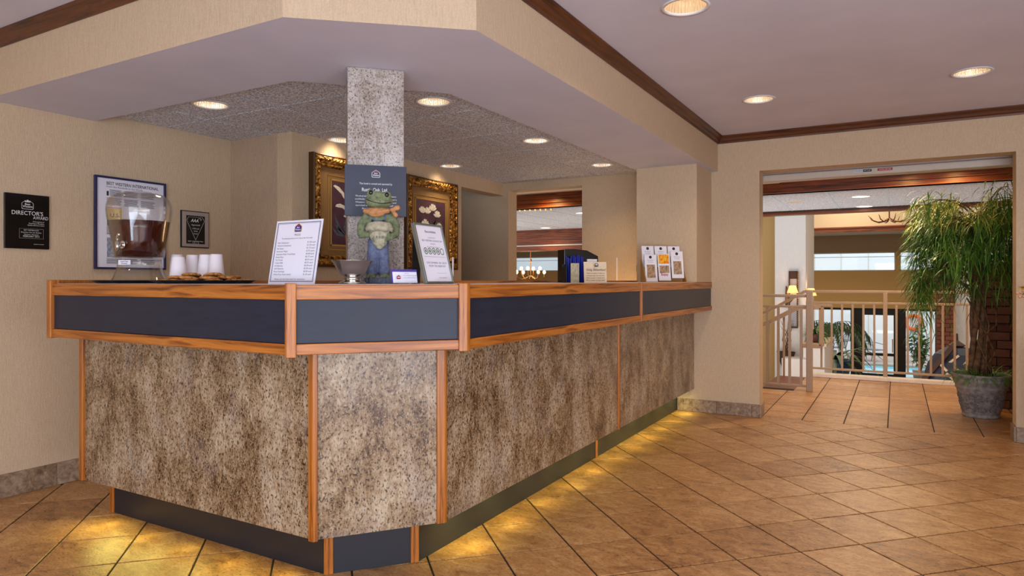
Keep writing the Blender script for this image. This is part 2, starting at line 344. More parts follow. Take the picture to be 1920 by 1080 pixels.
def holed(mb, rect, holes, z, n=24):
    """flat rectangle at height z with round holes (x, y, r)"""
    x0, x1, y0, y1 = rect; e = 1.25
    if not holes: return mb.add([(x0, y0, z), (x0, y1, z), (x1, y1, z), (x1, y0, z)], [(0, 1, 2, 3)])
    if len(holes) == 1:
        hx, hy, r = holes[0]; xs = [x0, hx - r * e, hx + r * e, x1]; ys = [y0, hy - r * e, hy + r * e, y1]
        for i in range(3):
            for j in range(3):
                if (i, j) != (1, 1): holed(mb, (xs[i], xs[i + 1], ys[j], ys[j + 1]), [], z)
        v = []
        for k in range(n):
            t_ = 2 * PI * k / n; c_, s_ = math.cos(t_), math.sin(t_); m = max(abs(c_), abs(s_))
            v.append((hx + r * c_, hy + r * s_, z)); v.append((hx + c_ / m * r * e, hy + s_ / m * r * e, z))
        return mb.add(v, [((2 * k + 2) % (2 * n), (2 * k + 3) % (2 * n), 2 * k + 1, 2 * k) for k in range(n)])
    for ax in (0, 1):
        hs = sorted(holes, key=lambda h: h[ax])
        for i in range(len(hs) - 1):
            if hs[i][ax] + hs[i][2] * e < hs[i + 1][ax] - hs[i + 1][2] * e:
                c = (hs[i][ax] + hs[i + 1][ax]) / 2; r1 = list(rect); r1[ax * 2 + 1] = c; r2_ = list(rect); r2_[ax * 2] = c
                holed(mb, r1, hs[:i + 1], z); return holed(mb, r2_, hs[i + 1:], z)
    return mb

# ------------------------------------------------------------------ setting: floor
LW = -4.11; WB = 5.955; CEIL = 2.39; SOF = 2.09; DROP = 2.14; PX = -3.492
fl = MB(); fl.box(-6.5, 3.6, -3.1, 7.72, -.2, -.004); fl.box(-.94, 3.6, 7.72, 8.95, -.2, -.004)
floor = st(fl.build('floor', 'grout')); floor['label'] = 'ceramic tile floor laid diagonally with dark joints'
def clip(poly, a, b, c):            # keep a*x+b*y<=c
    out = []
    for i in range(len(poly)):
        p, q = poly[i], poly[(i + 1) % len(poly)]; dp = a * p[0] + b * p[1] - c; dq = a * q[0] + b * q[1] - c
        if dp <= 0: out.append(p)
        if dp * dq < 0: u = dp / (dp - dq); out.append((p[0] + (q[0] - p[0]) * u, p[1] + (q[1] - p[1]) * u))
    return out
def area(p): return abs(sum(p[i][0] * p[(i + 1) % len(p)][1] - p[(i + 1) % len(p)][0] * p[i][1] for i in range(len(p)))) / 2
def proj(x, y, z=0):
    s_, c_ = math.sin(YAW), math.cos(YAW); d = -s_ * x + c_ * y; r = c_ * x + s_ * y
    return None if d < .3 else (960 + FPX * r / d, 526 - FPX * (z - CAM_H) / d)
def tile_mesh(mb, poly, z=0.0, d=.008, g=.0041, bv=.0016):
    cx = sum(p[0] for p in poly) / len(poly); cy = sum(p[1] for p in poly) / len(poly)
    def shrink(p, k):
        dx, dy = p[0] - cx, p[1] - cy; L = math.hypot(dx, dy); u = max(.2, 1 - k * 1.41 / L); return (cx + dx * u, cy + dy * u)
    a = [shrink(p, g) for p in poly]; b = [shrink(p, g + bv) for p in poly]; n = len(poly)
    v = [(x, y, z - d) for x, y in a] + [(x, y, z - bv * .8) for x, y in a] + [(x, y, z) for x, y in b]
    mb.add(v, [tuple(range(2 * n, 3 * n))] + [(i, (i + 1) % n, n + (i + 1) % n, n + i) for i in range(n)] + [(n + i, n + (i + 1) % n, 2 * n + (i + 1) % n, 2 * n + i) for i in range(n)])
tiles = []
PP, QP = .307, .318; p0, q0 = .711, 3.077; r2 = math.sqrt(2)
for i in range(-22, 30):
    for j in range(-34, 20):
        pa, pb, qa, qb = p0 + i * PP, p0 + (i + 1) * PP, q0 + j * QP, q0 + (j + 1) * QP
        poly = [((p - q) / r2, (p + q) / r2) for p, q in ((pa, qa), (pb, qa), (pb, qb), (pa, qb))]
        for h in ((1, 0, 3.5), (-1, 0, 4.11), (0, 1, 6.03), (0, -1, 3.0)):
            poly = clip(poly, *h)
            if len(poly) < 3: break
        if len(poly) >= 3 and area(poly) > .0012: tiles.append(poly)
for i in range(-18, 8):
    for j in range(0, 10):
        xa, xb, ya, yb = -.06 + i * .31, -.06 + (i + 1) * .31, 6.03 + j * .31, 6.03 + (j + 1) * .31
        poly = [(xa, ya), (xb, ya), (xb, yb), (xa, yb)]
        if (ya + yb) / 2 > 7.72: poly = clip(poly, -1, 0, .94)
        if len(poly) >= 3: poly = clip(poly, 0, 1, 8.83)
        if len(poly) >= 3: poly = clip(poly, -1, 0, 4.2)
        if len(poly) >= 3 and area(poly) > .0012: tiles.append(poly)
def seen(poly):
    ok = False; pr = []
    for x, y in poly:
        q = proj(x, y)
        if q is None: return 0
        pr.append(q)
    cx = sum(q[0] for q in pr) / len(pr); cy = sum(q[1] for q in pr) / len(pr); mx = sum(p[0] for p in poly) / len(poly); my = sum(p[1] for p in poly) / len(poly)
    if max(q[0] for q in pr) < 0 or min(q[0] for q in pr) > 1920 or min(q[1] for q in pr) > 1080: return 0
    if mx < -1.85 and my > 2.15 and mx > -3.3: return 0
    if mx < -1.9 and my > 2.7: return 0
    if my > 6.2 and (mx < -1.15 or mx > .9): return 0
    if mx > .9 and my > 5.95: return 0
    return area(pr)
rank = sorted(((seen(p), k) for k, p in enumerate(tiles)), reverse=True); chosen = [k for a_, k in rank[:298] if a_ > 0]; cs = set(chosen)
for k in chosen:
    poly = tiles[k]; cx = sum(p[0] for p in poly) / len(poly); cy = sum(p[1] for p in poly) / len(poly)
    t_ = MB(); tile_mesh(t_, [(x - cx, y - cy) for x, y in poly]); t_.build('tile', 'tile', floor, loc=(cx, cy, random.uniform(-.0005, .0005)))
t_ = MB()
for k, poly in enumerate(tiles):
    if k not in cs: tile_mesh(t_, poly)
tag(t_.build('tile_field', 'tile', floor), kind='stuff')

# ------------------------------------------------------------------ setting: walls
def wall_xz(name, x0, x1, y0, y1, z0, z1, holes, mat, label=None):
    """wall running along X with rectangular holes (x0,x1,z0,z1)"""
    mb = MB(); xs = sorted(set([x0, x1] + [v for h in holes for v in h[:2]])); zs = sorted(set([z0, z1] + [v for h in holes for v in h[2:]]))
    for i in range(len(xs) - 1):
        for j in range(len(zs) - 1):
            cx, cz = (xs[i] + xs[i + 1]) / 2, (zs[j] + zs[j + 1]) / 2
            if any(h[0] < cx < h[1] and h[2] < cz < h[3] for h in holes): continue
            mb.box(xs[i], xs[i + 1], y0, y1, zs[j], zs[j + 1])
    bm = bmesh.new(); vs_ = [bm.verts.new(v) for v in mb.v]
    for f in mb.f:
        bm.faces.new([vs_[i] for i in f])
    bmesh.ops.remove_doubles(bm, verts=bm.verts, dist=1e-5)
    # drop the coincident inner faces
    seen_ = {}
    for f in bm.faces: seen_.setdefault(tuple(round(c, 4) for c in f.calc_center_median()), []).append(f)
    bmesh.ops.delete(bm, geom=[f for l in seen_.values() if len(l) > 1 for f in l], context='FACES')
    bmesh.ops.recalc_face_normals(bm, faces=bm.faces)
    out = MB(); out.bm(bm); o = st(out.build(name, mat))
    if label: o['label'] = label
    return o
def wall(name, x0, x1, y0, y1, z0, z1, mat, label=None):
    o = st(MB().box(x0, x1, y0, y1, z0, z1).build(name, mat))
    if label: o['label'] = label
    return o
wall('wall_left', LW - .15, LW, -3.1, 3.18, 0, 2.6, 'wall', 'beige textured wallpaper wall hung with plaques and a poster')
wall('wall_office', -6.5, PX - .14, 3.18, 3.32, 0, 2.6, 'wall_d', 'narrow return wall beside the framed pictures')
mb = MB(); mb.box(PX - .14, PX, 3.18, 5.19, 0, 2.6); mb.box(PX - .14, PX, 5.19, 5.955, 2.017, 2.6)
o = st(mb.build('wall_pictures', 'wall')); o['label'] = 'beige wall behind the counter with two gold framed pictures'
wall_xz('wall_back', -6.5, 3.65, WB, WB + .17, 0, 2.6, [(-3.43, -2.617, .92, 2.062), (-1.0, .74, 0, 2.07)], 'wall', 'beige wall with a pass-through window and wide opening to the landing')
wall('wall_right', 3.5, 3.65, -3.1, WB, 0, 2.6, 'wall', 'beige wall')
mb = MB(); mb.box(LW, -1.2, -3.1, -3.0, 0, 2.6); mb.box(3.15, 3.5, -3.1, -3.0, 0, 2.6); mb.box(-1.2, 3.15, -3.1, -3.0, 2.36, 2.6)
o = st(mb.build('wall_rear', 'wall')); o['label'] = 'rear wall around the glazed entrance'
mb = MB(); mb.box(-1.90, -1.397, 5.46, WB, 1.1375, SOF); o = st(mb.build('wall_pillar', 'wall')); o['label'] = 'square beige pillar rising from the end of the counter'
wall('wall_passage', 2.0, 2.15, WB + .17, 7.45, 0, 2.6, 'wall')

wall('wall_corridor_end', -6.6, -6.5, 3.18, WB, 0, 2.6, 'wall_d'); st(MB().box(-6.5, LW, 3.32, WB, 2.2, 2.25).build('ceiling_corridor', 'ceil'))

# baseboards: single stone tiles in a row
def baseboard(name, p, q, h=.112, t=.012, step=.305, first=None, out=(0, 0)):
    p = Vector((p[0], p[1], 0)); q = Vector((q[0], q[1], 0)); L = (q - p).length; a = math.atan2(q.y - p.y, q.x - p.x)
    root = st(MB().box(0.002, L - .002, -.003, .0, 0, h - .003).build(name, 'grout', loc=p, rotz=a)); root['label'] = 'row of stone tiles along the foot of the wall'
    x = 0; nx = first or step
    while x < L - .002:
        e = min(x + nx, L); b = MB(); b.box(.0012, e - x - .0012, -t, .0, 0.001, h, .0018); b.build('tile', 'base', root, loc=(x, 0, 0)); x = e; nx = step
    return root
bb = baseboard('baseboard_left', (LW, -2.9), (LW, 3.1), h=.125, first=.055 + .0)
bb.rotation_euler = (0, 0, PI / 2); bb.scale = (1, 1, 1)
baseboard('baseboard_back', (-1.685, WB), (-1.0, WB), h=.108, t=.014, step=.29, first=.045)
baseboard('baseboard_opening', (-1.0, WB - .014), (-1.0, WB + .17), h=.108, t=.014, first=.2)
baseboard('baseboard_right', (.74, WB), (3.5, WB), h=.108, t=.014)
baseboard('baseboard_jamb', (.74, WB + .17), (.74, WB - .014), h=.108, t=.014)

# main ceiling with recessed lights, drop ceiling of acoustic tiles
MAIN_L = [(-.83, 3.045, 'large round recessed ceiling light at the top edge, nearest of three'), (.389, 4.844, 'round recessed ceiling light at far right of the white ceiling'), (-.819, 4.85, 'small round recessed ceiling light above the wide opening')]
OFF_L = [(1.6, 3.0), (-.9, .2), (1.4, .6), (-2.9, -.4), (1.5, -1.8), (-1.2, -1.9)]  # unseen fittings added to light the room
mb = MB(); holed(mb, (-4.11, 3.5, -3.0, WB), [(x, y, .094) for x, y, _ in MAIN_L] + [(x, y, .094) for x, y in OFF_L], CEIL)
cl = st(mb.build('ceiling', 'ceil')); cl['label'] = 'smooth white painted ceiling'
outer = [(LW, 1.691), (-1.904, 1.691), (-1.372, 2.14), (-1.342, WB)]; inner = [(LW, 2.245), (-2.474, 2.252), (-1.955, 2.80), (-1.925, WB)]
mb = MB(); n = 4; v = [(x, y, SOF) for x, y in outer] + [(x, y, SOF) for x, y in inner]
mb.add(v, [(i, 4 + i, 5 + i, i + 1) for i in range(3)]); sf = st(mb.build('soffit', 'ceil')); sf['label'] = 'white underside of the dropped soffit over the counter'
mb = MB(); v = [(x, y, SOF) for x, y in outer] + [(x, y, CEIL) for x, y in outer]; mb.add(v, [(i, i + 1, 5 + i, 4 + i) for i in range(3)]); mb.build('fascia', 'wall', sf)
mb = MB(); v = [(x, y, SOF) for x, y in inner] + [(x, y, DROP + .03) for x, y in inner]; mb.add(v, [(i, 4 + i, 5 + i, i + 1) for i in range(3)]); mb.build('inner_edge', 'taupe', sf)
# crown moldings
def molding(name, path, mat, inw):
    """profile swept round a path in plan; inw = side the molding projects to"""
    prof = [(0, 0), (.008, 0), (.012, .012), (.022, .022), (.030, .038), (.046, .05), (.05, .056), (.05, .062), (0, .062)]
    root = None
    for i in range(len(path) - 1):
        p, q = Vector(path[i]), Vector(path[i + 1]); L = (q - p).length; a = math.atan2(q.y - p.y, q.x - p.x)
        def mit(j):
            if j <= 0 or j >= len(path) - 1: return 0
            a1 = (Vector(path[j]) - Vector(path[j - 1])); a2 = (Vector(path[j + 1]) - Vector(path[j])); return math.tan((math.atan2(a2.y, a2.x) - math.atan2(a1.y, a1.x)) / 2)
        m0, m1 = mit(i), mit(i + 1); mb = MB(); v = []
        for d, z in prof: v.append((d * m0 * (-1 if inw < 0 else 1), inw * d, z))
        for d, z in prof: v.append((L - d * m1 * (-1 if inw < 0 else 1), inw * d, z))
        k = len(prof); mb.add(v, [(j, (j + 1) % k, k + (j + 1) % k, k + j) for j in range(k)])
        o = mb.build(name, mat, root, loc=(p.x, p.y, CEIL - .0625), rotz=a)
        st(o); o['label'] = 'dark stained wood crown molding'
molding('trim_1', [outer[0], outer[1], outer[2], (-1.342, WB), (3.5, WB)], 'dark_x', -1)
# drop ceiling
DL = [(-3.356, 2.468), (-2.225, 3.034), (-2.217, 4.239), (-2.191, 5.41), (-3.348, 4.812), (-3.401, 3.545)]
gb = MB(); XJ = [LW] + [-3.675 + .608 * k for k in range(0, 3)] + [-1.9]; YJ = [2.07 + .612 * k for k in range(0, 7)]
for x in XJ[1:-1]: gb.box(x - .009, x + .009, 2.2, WB, DROP + .006, DROP + .012)
for y in YJ: gb.box(LW, -1.9, y - .009, y + .009, DROP + .006, DROP + .012)
dc = st(gb.build('ceiling_tiles', 'grid')); dc['label'] = 'suspended ceiling of grey acoustic tiles over the reception desk'
for i in range(len(XJ) - 1):
    for j in range(len(YJ)):
        x0, x1 = XJ[i] + .006, XJ[i + 1] - .006; y0, y1 = YJ[j] + .006, min(YJ[j] + .612, WB) - .006
        if y1 - y0 < .05 or y1 < 2.24: continue
        if (x0 + x1) / 2 < PX and y0 > 3.2: continue
        mb = MB(); hs = [(hx, hy, .09) for hx, hy in DL if x0 < hx < x1 and y0 < hy < y1]
        holed(mb, (x0, x1, y0, y1), hs, DROP); z = DROP
        for a_, b_ in (((x0, y0), (x1, y0)), ((x1, y0), (x1, y1)), ((x1, y1), (x0, y1)), ((x0, y1), (x0, y0))):
            mb.add([(a_[0], a_[1], z), (b_[0], b_[1], z), (b_[0], b_[1], z + .012), (a_[0], a_[1], z + .012)], [(0, 1, 2, 3)])
        mb.build('ceiling_tile', 'acoustic', dc)

# recessed light fitting
lt = thing('ceiling_light', MAIN_L[0][2], 'light', (MAIN_L[0][0], MAIN_L[0][1], CEIL))
MB().lathe([(.096, -.001), (.108, -.001), (.110, -.004), (.094, -.006), (.092, .004)], 40, cap=False).build('trim_ring', 'white', lt, True)
MB().lathe([(.0935, -.003), (.088, .03), (.075, .075), (.055, .11)], 48, cap=False).build('reflector', 'reflector', lt, True)
MB().lathe([(.0, .112), (.056, .112)], 24, cap=False).build('socket_plate', 'cream', lt)
MB().ball((0, 0, .088), (.03, .03, .03)).build('bulb', 'bulb', lt, True)
lamp_list = []
for x, y, lab in MAIN_L[1:]: dup(lt, (x, y, CEIL), label=lab)
for x, y in OFF_L: o = dup(lt, (x, y, CEIL), label='round recessed ceiling light added outside the view to light the room'); o['group'] = 'added ceiling lights behind the camera'
dl = ['round recessed light in the tiles half hidden by the soffit edge, at left', 'large round recessed light in the tiles just right of the stone column', 'round recessed light in the tiles, second along the soffit edge', 'round recessed light in the tiles nearest the end pillar', 'small bright recessed light in front of the right gold framed picture', 'small recessed light partly behind the stone column']
for (x, y), lab in zip(DL, dl): o = dup(lt, (x, y, DROP), label=lab); o.scale = (.95, .95, .8)
for x, y, _ in MAIN_L: light('SPOT', 'downlight', (x, y, CEIL - .02), 26, WARM, size=.07, spot=2.3, blend=.8)
for x, y in OFF_L: light('SPOT', 'downlight', (x, y, CEIL - .02), 30, WARM, size=.07, spot=2.5, blend=.8)  # lamps of the added, unseen fittings
for k, (x, y) in enumerate(DL): light('SPOT', 'downlight', (x, y, DROP - .015), [9, 9, 9, 9, 12, 12][k], WARM, size=.06, spot=2.2, blend=.8)

# ------------------------------------------------------------------ reception counter
ct = thing('reception_counter', 'long angled reception counter with granite-look panels, navy band and oak trim', 'counter', (0, 0, 0))
ZB, ZT, ZP = .897, 1.135, .20
band = [(-3.35, 1.634), (-1.806, 1.634), (-1.392, 2.10), (-1.392, WB)]
pan = [(-3.385, 1.782), (-1.848, 1.782), (-1.539, 2.17), (-1.539, WB)]
kick = [(-3.40, 1.937), (-1.94, 1.937), (-1.70, 2.215), (-1.695, WB)]
def frame_of(p, q): return math.hypot(q[0] - p[0], q[1] - p[1]), math.atan2(q[1] - p[1], q[0] - p[0])
def seg(name, p, q, z0, z1, y0, y1, mat, par=ct, bevel=.0015, x0=0, x1=None, label=None):
    L, a = frame_of(p, q); x1 = L if x1 is None else x1
    o = MB().box(0, x1 - x0, y0, y1, 0, z1 - z0).build(name, mat, par, loc=(p[0] + math.cos(a) * x0, p[1] + math.sin(a) * x0, z0), rotz=a, bevel=bevel)
    if label: o['label'] = label
    return o
for i in range(3):
    p, q = band[i], band[i + 1]; L, a = frame_of(p, q); cut = [(0, L)]
    if i == 2: cut = [(0, 1.995), (1.995, L)]
    seg('band_panel', p, q, ZB + .035, ZT - .04, .008, .02, 'navy')
    seg('top_rail', p, q, ZT - .052, ZT, 0, .022, 'oak', bevel=.003)
    seg('bottom_rail', p, q, ZB - .004, ZB + .034, 0, .022, 'oak', bevel=.003)
    seg('soffit_board', p, q, ZB, ZB + .012, .02, .30, 'laminate')
    # counter-top ledge and raised oak lip behind it
def offs(path, d):
    """offset path to the inner side (left of travel)"""
    out = []
    for i in range(len(path)):
        ds = []
        if i > 0: ds.append(Vector((path[i][0] - path[i - 1][0], path[i][1] - path[i - 1][1])).normalized())
        if i < len(path) - 1: ds.append(Vector((path[i + 1][0] - path[i][0], path[i + 1][1] - path[i][1])).normalized())
        nrm = [Vector((-e.y, e.x)) for e in ds]
        if len(nrm) == 1: m = nrm[0]
        else: m = (nrm[0] + nrm[1]) / (1 + nrm[0].dot(nrm[1]))
        out.append((path[i][0] + m.x * d, path[i][1] + m.y * d))
    return out
a0, a1 = offs(band, .02), offs(band, .50)
def ring(mb, a_, b_, z0, z1):
    n = len(a_); v = [(x, y, z) for z in (z0, z1) for pth in (a_, b_) for x, y in pth]
    for i in range(n - 1):
        A, B, Cc, D = i, i + 1, n + i + 1, n + i; mb.add([v[A], v[B], v[Cc], v[D], v[2 * n + A], v[2 * n + B], v[2 * n + Cc], v[2 * n + D]], [(0, 3, 2, 1), (4, 5, 6, 7), (0, 1, 5, 4), (3, 7, 6, 2), (0, 4, 7, 3), (1, 2, 6, 5)])
ring_m = MB(); ring(ring_m, a0, a1, ZT - .03, ZT + .002); ring_m.build('ledge_top', 'laminate', ct)
l0, l1 = offs(band, .50), offs(band, .525)
for i in range(3):
    L, a = frame_of(l0[i], l0[i + 1])
    MB().box(0, L, 0, .024, 0, .055).build('back_lip', 'oak', ct, loc=(l0[i][0], l0[i][1], ZT - .04), rotz=a, bevel=.003)
# work surface and back of the body
b0, b1 = offs(pan, .06), offs(pan, .095); mb = MB(); ring(mb, b0, b1, ZP, ZT - .032); mb.build('body', 'laminate', ct)
b0, b1 = offs(pan, .1), offs(pan, .75); mb = MB(); b1[1] = (b1[1][0] - .0, b1[1][1]); ring(mb, offs(pan, .1), offs(pan, .56), .72, .75); mb.build('work_surface', 'laminate', ct)
# granite panels
def panel(i, xa, xb):
    p, q = pan[i], pan[i + 1]; seg('panel', p, q, ZP, ZB + .002, .008, .05, 'granite', x0=xa, x1=xb, bevel=.001)
L0 = frame_of(pan[0], pan[1])[0]; L1 = frame_of(pan[1], pan[2])[0]; L2 = frame_of(pan[2], pan[3])[0]
panel(0, .02, L0); panel(1, 0, L1); panel(2, 0, 1.905); panel(2, 1.925, L2)
def post(name, path, i, x, w_, z0, z1, d=.03, out=.004):
    p, q = path[i], path[i + 1]; seg(name, p, q, z0, z1, -out, d, 'oak_z', x0=x, x1=x + w_, bevel=.003)
post('panel_strip', pan, 0, 0, .03, ZP, ZB, out=.006); post('panel_strip', pan, 0, L0 - .022, .024, ZP - .004, ZB); post('panel_strip', pan, 1, -.002, .018, ZP - .004, ZB)
post('panel_strip', pan, 1, L1 - .03, .032, ZP, ZB); post('panel_strip', pan, 2, 0, .014, ZP, ZB); post('panel_strip', pan, 2, 1.905, .022, ZP, ZB, out=.005)
# band posts (taller than the rails)
LB0, LB1 = frame_of(band[0], band[1])[0], frame_of(band[1], band[2])[0]
post('band_post', band, 0, -.012, .032, ZB - .008, ZT + .018, .03, .01); post('band_post', band, 0, LB0 - .012, .014, ZB - .012, ZT + .006, .03, .012); post('band_post', band, 1, -.012, .034, ZB - .012, ZT + .006, .03, .012)
post('band_post', band, 1, LB1 - .028, .032, ZB - .01, ZT + .006, .03, .01); post('band_post', band, 2, -.004, .02, ZB - .01, ZT + .006, .03, .01); post('band_post', band, 2, 1.98, .022, ZB - .004, ZT + .002, .03, .006)
# toe kick
for i in range(3): seg('toe_kick', kick[i], kick[i + 1], 0, ZP, 0, .02, 'kick', bevel=0)
post('kick_post', kick, 0, 0, .03, 0, ZP, .02, .008); post('kick_post', kick, 0, frame_of(kick[0], kick[1])[0] - .005, .008, 0, ZP, .02, .008); post('kick_post', kick, 1, -.004, .032, 0, ZP, .02, .008)
post('kick_post', kick, 1, frame_of(kick[1], kick[2])[0] - .034, .034, 0, ZP, .02, .008); post('kick_post', kick, 2, 1.86, .024, 0, ZP, .02, .008)
# underside of the panels, carrying small yellow lights
u0, u1 = offs(pan, .0), offs(pan, .17); mb = MB(); ring(mb, offs(pan, .01), offs(pan, .17), ZP, ZP + .012); mb.build('underside', 'kick', ct)
for x, y, e in [(-3.22 + .29 * k, 1.84, (1.25, .8, .6, .8, 1.1)[k]) for k in range(5)] + [(-1.58, 2.45 + .335 * k, (1.3, 1.1, .7, .8, 1.0, .7, .9, 1.2, .9, 1.0, 1.2)[k]) for k in range(11)]:
    MB().lathe([(.0, -.004), (.02, -.004), (.026, 0)], 14, (x, y, ZP), cap=False).build('toe_light', 'puck', ct)
    light('SPOT', 'toe_light_lamp', (x, y, ZP - .008), 4.6 * e, (1, .90, .22), (math.radians(-38), 0, 0) if y < 2 else (0, math.radians(38), 0), .09, spot=2.7, blend=.9)
# end panel at the left
MB().box(-3.40, -3.37, 1.79, 2.3, ZP, ZB).build('end_panel', 'granite', ct, bevel=.001); MB().box(-3.40, -3.38, 1.96, 2.3, 0, ZP).build('kick_end', 'kick', ct); MB().box(-3.362, -3.34, 1.655, 2.13, ZB - .008, ZT + .018).build('end_board', 'oak_z', ct, bevel=.003)

# stone column rising behind the counter
cc = thing('column', 'square speckled stone-look column standing behind the counter', 'column', (-2.006, 2.306, 0), PI / 4)
MB().box(-.123, .123, 0, .245, 0, SOF - .001).build('shaft', 'granite_c', cc, bevel=.002)

# ------------------------------------------------------------------ emblem used on signs, plaques and leaflets
ARCH = [(-.5, -.42), (-.42, -.5), (.42, -.5), (.5, -.42), (.5, .12), (.42, .22), (.22, .36), (0, .5), (-.22, .36), (-.42, .22), (-.5, .12)]
def emblem(x, z, s, par, y=0, body='blueink', edge='goldink', crown='redink', word='white', tiny=False, rim=.06):
    P = lambda k: [(x + px * s * k, z + pz * s * .92 * k) for px, pz in ARCH]
    MB().plate(P(1), y - .0006, y).build('emblem_edge', edge, par)
    MB().plate(P(1 - 2 * rim), y - .0010, y - .0005).build('emblem', body, par)
    cr = MB(); c = [(-.2, .14), (.2, .14), (.24, .30), (.1, .22), (0, .36), (-.1, .22), (-.24, .30)]; cr.plate([(x + a * s, z + b * s) for a, b in c], y - .0014, y - .0009); cr.build('emblem_crown', crown, par)
    if tiny: MB().box(x - .34 * s, x + .34 * s, y - .0014, y - .0009, z - .12 * s, z + .04 * s).build('emblem_word', word, par); return
    t_ = MB(); t_.text('Best', x, z - .04 * s, .15 * s, .4 * s, y=y - .0012, bold=.02).text('Western', x, z - .27 * s, .17 * s, .74 * s, y=y - .0012, bold=.02); t_.build('emblem_word', word, par)

# ------------------------------------------------------------------ things on the left wall (they face +X)
R90 = PI / 2
pl = thing('award_plaque', 'glossy black glass award plaque hung at far left of the wall', 'plaque', (LW + .002, 1.885, 1.322), R90)
MB().box(-.108, .108, -.014, 0, 0, .295).build('plate', 'plaque', pl, bevel=.001)
P = lambda k: [(a * .058 * k, .240 + b * .052 * k) for a, b in ARCH]
t_ = MB(); pts = P(1); ins = P(.93)
for i in range(len(pts)): j = (i + 1) % len(pts); t_.add([(pts[i][0], -.0145, pts[i][1]), (pts[j][0], -.0145, pts[j][1]), (ins[j][0], -.0145, ins[j][1]), (ins[i][0], -.0145, ins[i][1])], [(0, 1, 2, 3)])
t_.text('Best', 0, .237, .010, .026, y=-.0148, bold=.02).text('Western', 0, .224, .011, .048, y=-.0148, bold=.02)
t_.plate([(-.012, .252), (.012, .252), (.015, .262), (.006, .257), (0, .266), (-.006, .257), (-.015, .262)], -.0148, -.0144)
t_.build('emblem', 'silverink', pl)
t_ = MB(); t_.text("DIRECTOR'S", .0, .183, .022, .152, y=-.0146, bold=.004).text('AWARD', .064, .162, .018, .076, y=-.0148).build('heading', 'silverink', pl); t_ = MB()
for k, (s_, h_, w_) in enumerate([('In Recognition of', .0065, .056), ('Receiving an Excellent', .0065, .076), ('Quality Assurance Score', .0065, .082)]): t_.text(s_, .082, .146 - k * .010, h_, w_, 'R', y=-.0146)
for k, (s_, h_, w_) in enumerate([('BEST WESTERN PLUS', .0065, .072), ('Dutton Inn & Suites', .0065, .10), ('Monitor, Missouri', .0065, .07), ('FEBRUARY 2012', .009, .08)]): t_.text(s_, .018, .098 - k * .0115, h_, w_, y=-.0146)
t_.build('citation', 'silverink', pl); t_ = MB(); t_.text('QUALITY AWARD', .055, .024, .004, .05, y=-.0146); t_.build('lettering', 'silverink', pl)
mb = MB()
for a, b, c, d in ((-.040, .078, .1085, .1090), (-.040, .078, .0565, .057), (-.040, -.0395, .0565, .109), (.0775, .078, .0565, .109)): mb.box(a, b, -.0146, -.0143, c, d)
mb.build('border', 'silverink', pl)

po = thing('framed_poster', 'large white text poster in a thin navy frame behind the drink dispenser', 'poster', (LW + .002, 2.46, 1.218), R90)
W_, H_ = .222, .555
mb = MB()
for a, b, c, d in ((-W_, -W_ + .012, 0, H_), (W_ - .012, W_, 0, H_), (-W_ + .012, W_ - .012, 0, .012), (-W_ + .012, W_ - .012, H_ - .012, H_)): mb.box(a, b, -.02, 0, c, d)
mb.build('frame', 'steelblue', po, bevel=.0015); MB().box(-W_ + .012, W_ - .012, -.008, -.002, .012, H_ - .012).build('sheet', 'paper', po)
t_ = MB(); t_.text('BEST WESTERN INTERNATIONAL', -.150, .506, .019, .325, 'L', y=-.0085, bold=.015).text('From the Roadside to the World', -.150, .490, .011, .22, 'L', y=-.0085); t_.build('heading', 'ink', po); t_ = MB()
random.seed(3)
def textlines(t_, x0, x1, z0, z1, h, y): 
    z = z1
    while z > z0: t_.box(x0, x1 - random.random() * .012, y, y + .0004, z, z + h * .45); z -= h
for cx in (-.15, -.045, .06):
    for za, zb in ((.44, .475), (.385, .425), (.21, .25), (.26, .30) if cx > -.1 else (.205, .21), (.03, .06)): textlines(t_, cx + (.018 if zb == .475 and cx < -.1 else 0), cx + .092, za, zb, .0065, -.0087)
t_.box(-.15, -.138, -.0087, -.0082, .44, .468); t_.build('lettering', 'ink', po)
for nm, m_, a in (('yellow_print', 'goldink', (-.148, -.06, .30, .365)), ('map_print', 'greenink', (-.148, -.06, .262, .298)), ('red_rule', 'redink', (-.148, -.06, .368, .372)), ('red_rule', 'redink', (-.148, -.06, .256, .260)), ('photo_print', 'photo2', (-.148, -.07, .07, .19)), ('photo_print', 'photo2', (-.04, .14, .07, .19))):
    MB().box(a[0], a[1], -.0086, -.0082, a[2], a[3]).build(nm, m_, po)
mb = MB(); mb.text('U.S.', -.10, .315, .022, .06, y=-.009, bold=.03); mb.build('bold_word', 'ink', po)

aw = thing('diamond_award', 'small pewter framed black diamond award on the wall above the foam cups', 'plaque', (LW + .002, 2.896, 1.370), R90)
W_, H_ = .104, .246; mb = MB(); mb.box(-W_, W_, -.010, 0, 0, H_); mb.build('backing', 'matblack', aw, bevel=.001)
mb = MB()
for a, b, c, d in ((-.098, -.070, .006, .240), (.070, .098, .006, .240), (-.070, .070, .006, .026), (-.070, .070, .214, .240)): mb.box(a, b, -.016, -.009, c, d)
mb.build('frame', 'pewter', aw, bevel=.002); MB().box(-.070, .070, -.013, -.009, .026, .214).build('plate', 'plaque', aw)
t_ = MB(); pts = [(-.052, .205), (.052, .205), (.066, .182), (0, .052), (-.066, .182)]
for i in range(5):
    a, b = Vector((pts[i][0], 0, pts[i][1])), Vector((pts[(i + 1) % 5][0], 0, pts[(i + 1) % 5][1])); t_.bar((a.x, -.0134, a.z), (b.x, -.0134, b.z), .0012)
